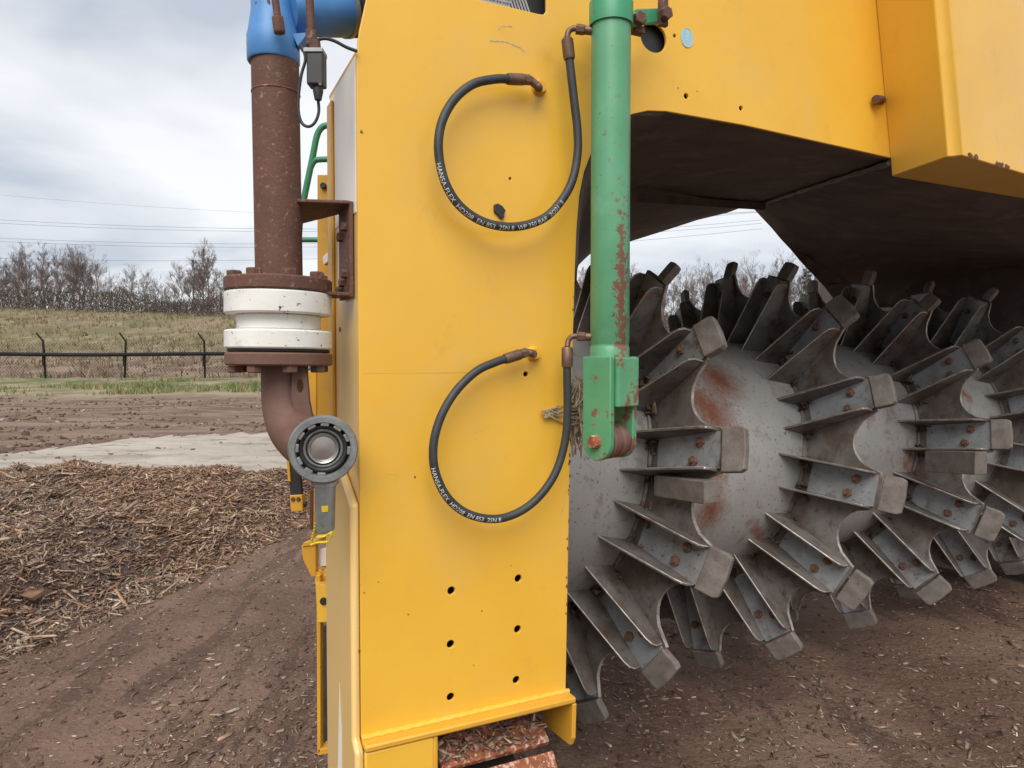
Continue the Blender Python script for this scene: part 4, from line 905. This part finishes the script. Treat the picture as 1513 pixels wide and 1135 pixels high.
# clevis turned about 45 degrees: two cheeks, front plate, roller on a pin
fa = R_(-47); U = Vector((math.cos(fa), math.sin(fa), 0)); Vv = Vector((-math.sin(fa), math.cos(fa), 0))   # U = roller axle, towards camera right... cheeks face -U
fc = W(901, 600, YC)
zt_, zb_ = W(901, 527, YC).z, W(901, 652, YC).z; hw2 = 0.0385
def cheek(sgn, name):
    x0 = fc + U * (sgn * hw2 - 0.007)
    pr = [x0 + Vv * -hw2 + Z * (zt_ - fc.z), x0 + Vv * hw2 + Z * (zt_ - fc.z)]
    for k in range(13):
        t = math.pi * k / 12; pr.append(x0 + Vv * hw2 * math.cos(t) + Z * (zb_ - fc.z - hw2 * math.sin(t)))
    return MB().prism(pr, U * 0.014).build(name, M_barrel2, cyl, smooth=30, bevel=0.002)
M_barrel2 = mat('scuffed_green_paint', (0.085, 0.30, 0.145), (0.12, 0.35, 0.18), rough=0.42, scale=10, bump=0.08, bscale=110, spots=[((0.21, 0.10, 0.06), 17, 0.575, 0.03), ((0.26, 0.10, 0.05), 30, 0.62, 0.03), ((0.05, 0.035, 0.025), 70, 0.70, 0.03)])
# In the photograph the near cheek faces the camera's left and the front plate its right
fa = R_(-137); U = Vector((math.cos(fa), math.sin(fa), 0)); Vv = Vector((-math.sin(fa), math.cos(fa), 0))   # U points to camera left, Vv to camera right (both towards the camera)
cheek(1, 'clevis_cheek'); cheek(-1, 'clevis_cheek')
MB().box(fc - U * hw2 + Vv * (hw2 - 0.001) + Z * (zt_ - fc.z - 0.002), U * (2 * hw2 - 0.0072), Vv * 0.012, -Z * 0.105).build('clevis_front_plate', M_barrel2, cyl, smooth=None, bevel=0.003)
MB().box(fc - U * (hw2 - .008) - Vv * hw2 + Z * (zt_ - fc.z - 0.004), U * (2 * hw2 - 0.016), Vv * (2 * hw2 - 0.002), -Z * 0.10).build('clevis_block', M_grn, cyl, smooth=None)
pc = fc.copy(); pc.z = zb_ + 0.002
rol = MB().rev(pc - U * 0.030, U, [(0, .030), (.002, .036), (.006, .039), (.020, .039), (.024, .034), (.030, .034), (.036, .039), (.052, .039), (.056, .036), (.058, .030)], 40).build('clevis_roller', M_rust2, cyl, smooth=30)
MB().rev(pc - U * 0.062, U, [(0, .0145), (.118, .0145), (.123, .012)], 24).build('clevis_pin', M_orange, cyl)
# link at the head of the cylinder
lk = MB(); lk.tube([W(925, 30, 1.56), W(945, 28, 1.585)], 0.016, 14); lk.build('head_lug', M_grn2, cyl)
MB().box(W(940, 36, 1.56), W(975, 34, 1.62) - W(940, 36, 1.56), Z * 0.034, B * 0.012).build('link_arm', M_grn2, cyl, smooth=None, bevel=0.003)
MB().box(W(976, 36, 1.60), A * 0.022, Z * 0.115, B * 0.012).build('link_strap', M_rust, cyl, smooth=None, bevel=0.002)
for (x, y, Y_) in ((945, 27, 1.545), (984, 20, 1.595)): hexnut(W(x, y, Y_) + B * .006, -B, 0.0155, 0.014).build('link_bolt', M_rust, cyl, smooth=None, bevel=0.001)
MB().box(W(937, 46, 1.58), A * 0.03, Z * 0.016, B * 0.02).build('link_foot', M_rust, cyl, smooth=None, bevel=0.002)

# ---- small marks on the panel
oc = PU(1015, 56, 0.0006); st = MB().prism([oc + A * (0.0185 * math.cos(t)) + Z * (0.0235 * math.sin(t)) for t in np.linspace(0, 2 * math.pi, 28, endpoint=False)], N * 0.0006).build('oval_sticker', M_stick, mach, smooth=None)
sm = MB()
for k in range(5):
    c = oc + Z * (0.012 - 0.006 * k) + N * 0.0009 + A * random.uniform(-.003, .003); d = A * random.uniform(.001, .004); sm.quad([c - d, c + d, c + d + Z * .0022 + A * .001, c - d + Z * .003])
sm.build('sticker_print', M_ink, st, smooth=None)
rg_ = MB(); rg_.tube([oc + N * 0.0007 + A * (0.0178 * math.cos(t)) + Z * (0.0228 * math.sin(t)) for t in np.linspace(0, 2 * math.pi, 40, endpoint=False)], 0.0006, 6, closed=True); rg_.build('sticker_border', M_ink, st)
def sliver(pts, wd, name, m_):
    P_ = [PU(x, y, 0.0005) for x, y in pts]; s = MB()
    for a_, b_ in zip(P_[:-1], P_[1:]):
        d = Z * wd * random.uniform(.6, 1.4); s.quad([a_ - d, b_ - d * .7, b_ + d, a_ + d * .6])
    return s.build(name, m_, mach, smooth=None)
M_scratch = mat('paint_scratch', (0.62, 0.36, 0.06), (0.50, 0.27, 0.05), rough=0.7, scale=90)
M_scuff = mat('paint_scuff', (0.62, 0.52, 0.36), (0.36, 0.24, 0.13), rough=0.7, scale=160, detail=2)
sliver([(737, 43), (742, 39), (750, 38), (757, 40)], 0.0014, 'scuff_mark', M_scuff); sliver([(724, 60), (731, 61), (741, 61), (752, 63), (760, 67), (768, 70), (775, 76)], 0.0016, 'scuff_mark', M_scuff)
for pts in ([(852, 748), (842, 745), (846, 752)], ): pass
sliver([(829, 760), (832, 752), (834, 740), (836, 728)], 0.002, 'scuff_mark', M_scuff); sliver([(752, 762), (765, 757), (775, 752)], 0.0012, 'scuff_mark', M_scuff)
for (x, y, r) in [(603, 908, .0016), (559, 860, .0012), (712, 903, .0016), (755, 836, .0012), (700, 983, .0013), (1030, 135, .0016), (1002, 130, .0013), (538, 876, .0015), (527 + 4, 962, .0022), (534, 195, .003), (613, 705, .002)]:
    c = PU(x, y, 0.0004); MB().prism([c + A * (r * random.uniform(.6, 1.3) * math.cos(t)) + Z * (r * random.uniform(.6, 1.6) * math.sin(t)) for t in np.linspace(0, 5.6, 7)], N * 0.0004).build('paint_chip', M_rust, mach, smooth=None)
c = PU(737, 313, 0.004); flk = [(-8, -10), (-3, -12), (4, -8), (9, -1), (6, 4), (7, 9), (3, 12), (-2, 6), (-8, 0)]
MB().prism([PU(737 + x, 313 + y, 0.0006) for x, y in flk], N * 0.006).build('rubber_scrap', M_dark, mach, smooth=None, bevel=0.0015)
sliver([(537, 552), (640, 551), (700, 550.5)], 0.0003, 'paint_seam', M_scratch)
for (x, y, dx, dy) in [(601, 830, -1, 22), (640, 380, 5, -26), (700, 640, 22, -9), (1130, 60, 14, 30), (1060, 30, -6, 22), (690, 820, -3, 18), (570, 700, 30, 4)]:
    sliver([(x + dx * k / 4 + random.uniform(-1, 1), y + dy * k / 4 + random.uniform(-1, 1)) for k in range(5)], 0.00025, 'hairline_scratch', M_scratch)
# chipped inner edge of the leg
ce = MB()
for k in range(34):
    y = random.choice([random.uniform(560, 760), random.uniform(650, 730), random.uniform(400, 1000)]); xe = 850 - (y - 390) * 14.0 / 630; r = random.uniform(.001, .0032); c = PU(xe - random.uniform(0.5, 3), y, 0.0006)
    ce.prism([c + A * (r * .7 * random.uniform(.6, 1.2) * math.cos(t)) + Z * (r * random.uniform(.7, 2.2) * math.sin(t)) for t in np.linspace(0, 5.6, 6)], N * 0.0005)
ce.build('edge_rust', M_rust, mach, smooth=None, kind='stuff')

# ---- straw caught between leg and cylinder
stw = MB()
for k in range(170):
    if k < 26: a_ = PU(random.uniform(800, 815), random.uniform(606, 618), 0.012); b_ = PU(random.uniform(845, 862), random.uniform(590, 625), -0.02)
    else:
        x = random.uniform(845, 860); y = random.uniform(555, 625); a_ = W(x, y, random.uniform(1.63, 1.70)); b_ = W(x + random.uniform(-9, 10), y + random.uniform(12, 60), random.uniform(1.62, 1.69))
    m_ = a_.lerp(b_, .5) + Vector((random.gauss(0, .006), random.gauss(0, .006), random.gauss(0, .006))); stw.tube(spline([a_, m_, b_], 3), [random.uniform(.0008, .0024)] * 7, 4)
o = stw.build('straw_tuft', M_strawm, None); setp(o, 'tuft of dry straw wedged between the yellow leg and green cylinder', 'straw')

# ---- water pipe with white coupling, elbow and capped hose connector
YP = 1.42; k_ = YP / FPX
pa, pb = W(406, 62, YP), W(412.5, 412, YP); axp = (pb - pa).normalized()
pipe = MB().rev(pa, axp, [(0, 33.5 * k_), ((pb - pa).length, 33.5 * k_)], 48).build('water_pipe', M_rust, mach, smooth=40)
pr = W(407.7, 139, YP); MB().tube([pr + Vector((math.cos(t), math.sin(t), 0)) * (33.9 * k_) for t in np.linspace(0, 6.283, 48, endpoint=False)], 0.0011, 6, closed=True).build('scratch_ring', M_orange, pipe)
def disc(y0, y1, x, r, name, m_, par, rad_b=None):
    a_, b_ = W(x, y0, YP), W(x, y1, YP); L_ = (b_ - a_).length; e_ = 0.003
    return MB().rev(a_, b_ - a_, [(0, (r - 2) * k_), (e_, r * k_), (L_ - e_, r * k_), (L_, (r - 2) * k_)], 64).build(name, m_, par, smooth=30)
f1 = disc(413, 433, 412, 76, 'pipe_flange', M_rust, pipe)
cpl = disc(434, 466, 412, 75.5, 'pipe_coupling', M_white, mach)
disc(466.2, 489, 412.5, 59, 'coupling_neck', M_white, cpl); disc(489.2, 516, 412.5, 76, 'coupling_rim', M_white, cpl)
disc(516.3, 521, 413, 73, 'coupling_gasket', M_dark, cpl)
elb_c = W(413, 521.3, YP)
f2 = disc(521.5, 540, 413, 76, 'lower_flange', M_rust2, mach)
for i in range(8):
    t = math.pi / 8 + i * math.pi / 4 + 0.15; d = Vector((math.cos(t), math.sin(t), 0)) * (62 * k_)
    hexnut(W(412, 413.5, YP) + d, Z, 0.0155, 0.013).build('flange_bolt', M_rust, f1, smooth=None, bevel=0.001)
    hexnut(W(413, 540, YP) + d, -Z, 0.0155, 0.014).build('flange_bolt', M_rust2, f2, smooth=None, bevel=0.001)
ep = spline([W(421, 538, YP), W(421, 572, YP), W(424, 605, YP - .005), W(433, 633, YP - .02), W(450, 652, YP - .05), W(470, 662, YP - 0.085)], 8)
nE = len(ep); elb = MB().tube(ep, [(33 + 3 * (i / nE)) * k_ for i in range(nE)], 40).build('pipe_elbow', M_rust2, mach, smooth=60)
# lifting lug with an eye in the crook of the elbow
def eyelug():
    cu = []; pts_ = [(432, 541), (449, 541), (453, 553), (455.5, 585), (457, 605), (462, 620), (440, 622), (430, 590)]
    o0 = [W(x, y, YP - 0.048) for x, y in pts_]; m_ = MB(); c = W(443.5, 570, YP - .048); n = 18
    ringi = [c + Vector((0.0065 * math.cos(t), 0, 0.0135 * math.sin(t))) for t in np.linspace(0, 2 * math.pi, n, endpoint=False)]
    def hit(t):
        d = Vector((math.cos(t), 0, math.sin(t))); best = None
        for a_, b_ in zip(o0, o0[1:] + o0[:1]):
            ex, ez = b_.x - a_.x, b_.z - a_.z; den = d.x * ez - d.z * ex
            if abs(den) < 1e-12: continue
            s = ((a_.x - c.x) * ez - (a_.z - c.z) * ex) / den; q = ((a_.x - c.x) * d.z - (a_.z - c.z) * d.x) / den
            if s > 0 and -1e-6 <= q <= 1 + 1e-6 and (best is None or s < best): best = s
        return c + d * (best or .02)
    n2 = 36; ri = []; ro = []
    for k in range(n2):
        t = 2 * math.pi * k / n2; ri.append(c + Vector((0.0065 * math.cos(t), 0, 0.0135 * math.sin(t)))); ro.append(hit(t))
    m_.v = ri + ro + [p + Vector((0, .012, 0)) for p in ri + ro]
    for k in range(n2):
        j = (k + 1) % n2; m_.f += [(k, j, n2 + j, n2 + k), (2 * n2 + k, 3 * n2 + k, 3 * n2 + j, 2 * n2 + j), (k, 2 * n2 + k, 2 * n2 + j, j), (n2 + k, n2 + j, 3 * n2 + j, 3 * n2 + k)]
    return m_.build('lifting_lug', M_rust2, elb, smooth=30)
eyelug()
# cap: cast ring with claws, rubber seal and bright centre
cc = W(477.5, 664, 1.305); ks = 1.305 / FPX; ca = Vector((0.26, -1.0, -0.03)).normalized(); cu_ = ca.orthogonal().normalized()
capo = MB(); R1 = 51 * ks
capo.rev(cc, ca, [(-0.030, R1 * .80), (-0.028, R1 * .93), (-0.006, R1), (0.003, R1 * .985), (0.006, R1 * .95), (0.006, R1 * .80), (0.003, R1 * .775), (-0.022, R1 * .775)], 64)
capo.f = capo.f[:-1]
cap = capo.build('hose_connector', M_alu, mach, smooth=35)
MB().rev(cc - ca * 0.024, ca, [(0, R1 * .77), (0.002, R1 * .76), (0.003, R1 * .1)], 48).build('connector_floor', M_dark, cap)
sl_ = MB(); tt = np.linspace(0, 2 * math.pi, 40, endpoint=False); e1_ = ca.orthogonal().normalized(); e2_ = ca.cross(e1_)
sl_.tube([cc - ca * 0.012 + (e1_ * math.cos(t) + e2_ * math.sin(t)) * R1 * .65 for t in tt], R1 * .075, 12, closed=True); sl_.build('rubber_seal', M_dark, cap, smooth=60)
sl2 = MB(); sl2.tube([cc - ca * 0.014 + (e1_ * math.cos(t) + e2_ * math.sin(t)) * R1 * .535 for t in tt], R1 * .05, 12, closed=True); sl2.build('inner_seal', M_alu, cap, smooth=60)
MB().rev(cc - ca * 0.022, ca, [(0, R1 * .46), (0.013, R1 * .46), (0.015, R1 * .43), (0.013, R1 * .385), (0.009, R1 * .35), (0.0105, R1 * .1)], 40).build('bright_plug', M_pol, cap)
for i in range(12):
    if i in (2, 3): continue
    t = i * math.pi / 6 + .2; d = e1_ * math.cos(t) + e2_ * math.sin(t); tg = ca.cross(d)
    MB().cbox(cc + d * R1 * .735 + ca * 0.000, d * R1 * .11, tg * R1 * .24, ca * 0.008).build('claw', M_alu, cap, smooth=None, bevel=0.0015)
hb0 = W(478, 708, 1.31)
MB().prism([W(458, 703, 1.312), W(498, 703, 1.312), W(498, 716, 1.312), W(493, 720, 1.312), W(491.5, 785, 1.33), W(488, 789, 1.33), W(469, 789, 1.33), W(465.5, 785, 1.33), W(464, 720, 1.312), W(458, 714, 1.312)], Vector((0, 0.02, 0))).build('lever_handle', M_alu, cap, smooth=None, bevel=0.003)
MB().prism([W(475, 748, 1.3195), W(485, 747, 1.3195), W(485, 756, 1.3215), W(476, 757, 1.3215)], Vector((0, 0.001, 0)) * -1).build('yellow_dab', M_redtag, cap, smooth=None)
tp = [W(466, 772, 1.335), W(460, 795, 1.335), W(458, 806, 1.335), W(468, 803, 1.325), W(482, 802, 1.32), (W(487, 796, 1.32)), W(487, 789, 1.32), W(478, 794, 1.318), W(466, 795, 1.325)]
tg_ = MB(); sp_ = spline(tp, 5)
for a_, b_ in zip(sp_[:-1], sp_[1:]): tg_.quad([a_, b_, b_ + Vector((0.004, .006, .004)), a_ + Vector((0.004, .006, .004))])
tg_.build('webbing_loop', M_redtag, cap, solid=0.002)
# bracket that ties the pipe to the leg
zb1 = W(412, 298, 1.40).z
def az(x, y): return at_z(x, y, zb1)
MB().prism([az(413, 298), M(-0.012, zb1, -0.025), M(-0.004, zb1, -0.032), M(-0.004, zb1, -0.135), az(447, 331)], Z * 0.007).build('pipe_bracket', M_rust, mach, smooth=None, bevel=0.002)
bt = W(523, 442, at_z(523, 313, zb1).y).z; f0 = M(-0.002, zb1, -0.028)
brk = MB().box(f0 - A * 0.008 + Z * 0.006, A * 0.008, B * 0.10, Z * (bt - zb1 - 0.008)).build('bracket_plate', M_rust, mach, smooth=None, bevel=0.0015)
MB().box(f0 - A * 0.075 + Z * (bt - zb1), A * 0.072, B * 0.07, Z * 0.007).build('bracket_foot', M_rust, brk, smooth=None, bevel=0.0015)
for dz, db in ((.04, .03), (.055, .07), (.135, .03), (.15, .055), (.165, .08)):
    hexnut(f0 - A * 0.008 + Z * (0 - dz) + B * db, -A, 0.0095, 0.010).build('bracket_bolt', M_rust, brk, smooth=None)

# ---- blue valve at the head of the pipe
va_ = W(404.5, 94, YP); vb_ = W(401, -60, YP); axv = (vb_ - va_).normalized()
val = MB().rev(va_, axv, [(0, 35.5 * k_), (.003, 37 * k_), (.048, 37 * k_), (.055, 35.5 * k_), (.075, 33 * k_), (.10, 30 * k_), (.21, 30 * k_)], 48).build('valve_body', M_blue, mach, smooth=40)
h0, h1 = W(425, 14, YP), W(508, 18, 1.50); hx_ = (h1 - h0).normalized()
MB().rev(h0, hx_, [(0, 30 * k_), (.02, 36 * k_), ((h1 - h0).length, 36 * k_)], 40).build('valve_barrel', M_blue, val)
MB().rev(h1, hx_, [(0, 37.5 * k_), (.010, 37.5 * k_)], 40).build('clamp_ring', M_alu, val)
MB().rev(h1 + hx_ * .010, hx_, [(0, 34 * k_), (.006, 34 * k_), (.007, 36 * k_), (.07, 36 * k_)], 40).build('rubber_sleeve', M_dark, val)
MB().prism([W(432, 50, YP - .02), W(455, 48, YP - .02), W(440, 68, YP - .02)], Vector((0, .03, 0))).build('valve_web', M_blue, val, smooth=None)
v2 = val
for (p, q, r) in (((404, -20), (411, 32), 5), ((456, -30), (460, 52), 5.5)):
    a_, b_ = W(*p, YP - .075), W(*q, YP - .07); MB().tube([a_, b_], r * k_, 12).build('pilot_pipe', M_rust, val); hexnut(b_ - (b_ - a_).normalized() * .008, b_ - a_, 9 * k_, .03).build('pilot_nut', M_rust, val, smooth=None, bevel=0.002)
MB().rev(W(392, 10, YP - .028), (-.2, -1, 0), [(0, .017), (.010, .016), (.011, .011), (.004, .010), (.004, .001)], 20).build('valve_port', M_rust, val)
Ys = YP - .07; kS = Ys / FPX
sol = MB().cbox(W(468, 105, Ys), (24 * kS, 0, 0), (0, .03, 0), (0, 0, 46 * kS)).build('solenoid_plug', M_dark, mach, smooth=None, bevel=0.003)
MB().cbox(W(466, 79, Ys), (28 * kS, 0, 0), (0, .034, 0), (0, 0, 6 * kS)).build('plug_plate', M_gal, sol, smooth=None, bevel=0.001)
MB().tube([W(464, 62, Ys), W(466, 76, Ys)], 9 * kS, 8).build('plug_stem', M_rust, sol)
MB().tube([W(470, 128, Ys), W(470, 135, Ys), W(470, 148, Ys)], [7 * kS, 7.5 * kS, 5 * kS], 12).build('cable_gland', M_dark, sol)
MB().tube([W(473, 124, Ys - .016), W(473, 124, Ys - .0185)], .003, 10).build('plug_screw', M_gal, sol)
MB().tube(spline([W(x, y, Ys + .01) for x, y in [(470, 147), (471, 165), (466, 180), (457, 187), (447, 183), (441.5, 168), (441, 145), (445, 112), (451, 90), (449, 76), (444, 66)]], 6), 2.3 * kS, 8).build('loop_cable', M_dark, sol, smooth=60)
MB().tube(spline([W(x, y, Ys + .02 + .0004 * max(0, x - 470)) for x, y in [(466, 60), (480, 57), (495, 61), (512, 70), (528, 76)]], 6), 2.6 * kS, 8).build('feed_cable', M_dark, sol, smooth=60)

# ---- things fixed along the side of the machine: post, rail, step, strap
YS = 1.78; kk_ = YS / FPX
def plate(px, Y, dep, name, m_, par=mach, bv=0.002): return MB().prism([W(x, y, Y) for x, y in px], Vector((0.35, 1, 0)).normalized() * dep).build(name, m_, par, smooth=None, bevel=bv)
pst = plate([(468.5, 258), (500, 258), (500, 640), (468.5, 640)], YS, 0.05, 'side_post', M_yel2)
plate([(487.5, 139), (498, 139), (498, 170), (487.5, 170)], YS + .02, 0.03, 'post_head', M_yel2, pst)
hexnut(W(478, 275, YS - .002), (0, -1, 0), .008, .008).build('post_bolt', M_dark, pst, smooth=None)
plate([(476, 380), (486, 371), (486, 386), (478, 392)], YS - .03, 0.028, 'post_tab', M_cream, pst)
plate([(455, 548), (467.5, 548), (467.5, 625), (459, 625)], YS + .08, 0.04, 'rear_post', M_yel2)
Yr = 2.6
rl = MB(); rl.tube(spline([W(x, y, Yr) for x, y in [(438, 440), (443, 330), (450, 290), (462, 232), (468, 202), (475, 189), (486, 185), (515, 184), (560, 184)]], 6), 4.6 * Yr / FPX, 12)
hr = rl.build('grab_rail', M_rail, mach, smooth=60)
MB().tube(spline([W(x, y, Yr) for x, y in [(459, 248), (464, 239), (472, 236), (510, 235), (560, 235)]], 6), 4.2 * Yr / FPX, 12).build('rail_bar', M_rail, hr, smooth=60)
MB().tube([W(442, 354.5, Yr), W(560, 354.5, Yr)], 3.8 * Yr / FPX, 12).build('rail_bar', M_rail, hr)
plate([(452, 545), (466, 538), (470, 550), (456, 556)], YS + .1, .02, 'rail_foot', M_rail, hr)
# step with serrated tread
stp = MB(); a0, a1 = W(465, 860, 1.70), W(520, 866, 1.66); bk_ = W(470, 836, 1.84) - a0
stp.box(a0, a1 - a0, Vector((bk_.x * 0 - .03, .13, 0)), Z * -0.004); step = stp.build('step_tread', M_yel2, mach, smooth=None, bevel=0.001)
for i in range(4):
    for j in range(3):
        c = a0 + (a1 - a0) * (.12 + .18 * i) + Vector((-.03, .13, 0)) * (.25 + .25 * j); MB().rev(c, Z, [(0, .007), (.006, .005), (.006, .003)], 8).build('tread_tooth', M_yel2, step)
fo = MB(); n2 = 20; o0 = [W(465.5, 861, 1.699), W(520, 867, 1.66), W(520, 917, 1.66), W(469, 921, 1.699)]
fo.prism(o0, Vector((0, .006, 0))).build('step_riser', M_yel, step, smooth=None, bevel=0.004)
MB().rev(W(478.5, 888, 1.69), (0, -1, 0), [(0, .009), (.0045, .009)], 16).build('riser_slot', M_dark, step)
plate([(467, 850), (473, 850), (473.5, 1112), (468.5, 1116)], 1.70, 0.014, 'step_stringer', M_yel2)
plate([(468, 1107), (486, 1105), (486, 1114), (469, 1117)], 1.70, 0.05, 'stringer_foot', M_yel2)
plate([(445, 806), (466.5, 803), (466.5, 852), (460, 853), (447, 826)], 1.78, 0.012, 'step_bracket', M_yel2)
plate([(449, 801), (466, 799), (466.5, 806), (445.5, 808)], 1.775, 0.05, 'bracket_lip', M_yel2)
plate([(470, 812), (484, 810), (484, 836), (470, 838)], 1.80, 0.02, 'step_hinge', M_cream)
plate([(457, 725), (463, 722), (462, 785), (457, 782)], 1.80, 0.01, 'rubber_strip', M_rust)
plate([(463, 722), (466.5, 722), (465.5, 790), (462.5, 790)], 1.80, 0.01, 'strip_edge', M_yel2)
plate([(474, 925), (490, 925), (490, 1104), (474, 1104)], 1.77, 0.01, 'step_backing', M_track)
stf = plate([(422, 668), (440, 664), (446, 733), (429, 735)], 1.66, 0.008, 'flap_strap', M_dark)
plate([(427.5, 732), (446, 731), (447, 755), (430, 757)], 1.656, 0.014, 'strap_end', M_yel2, stf)
for x in (433, 441): MB().rev(W(x, 738, 1.656), (0, -1, 0), [(0, .0055), (.004, .004)], 12).build('rivet', M_rust, stf)
plate([(422, 668), (426, 668), (429, 712), (425, 712)], 1.655, 0.004, 'strap_edge', M_yel2, stf)
hexnut(W(448, 745, 1.665), (1, 0, 0), .008, .008).build('strap_bolt', M_dark, stf, smooth=None)
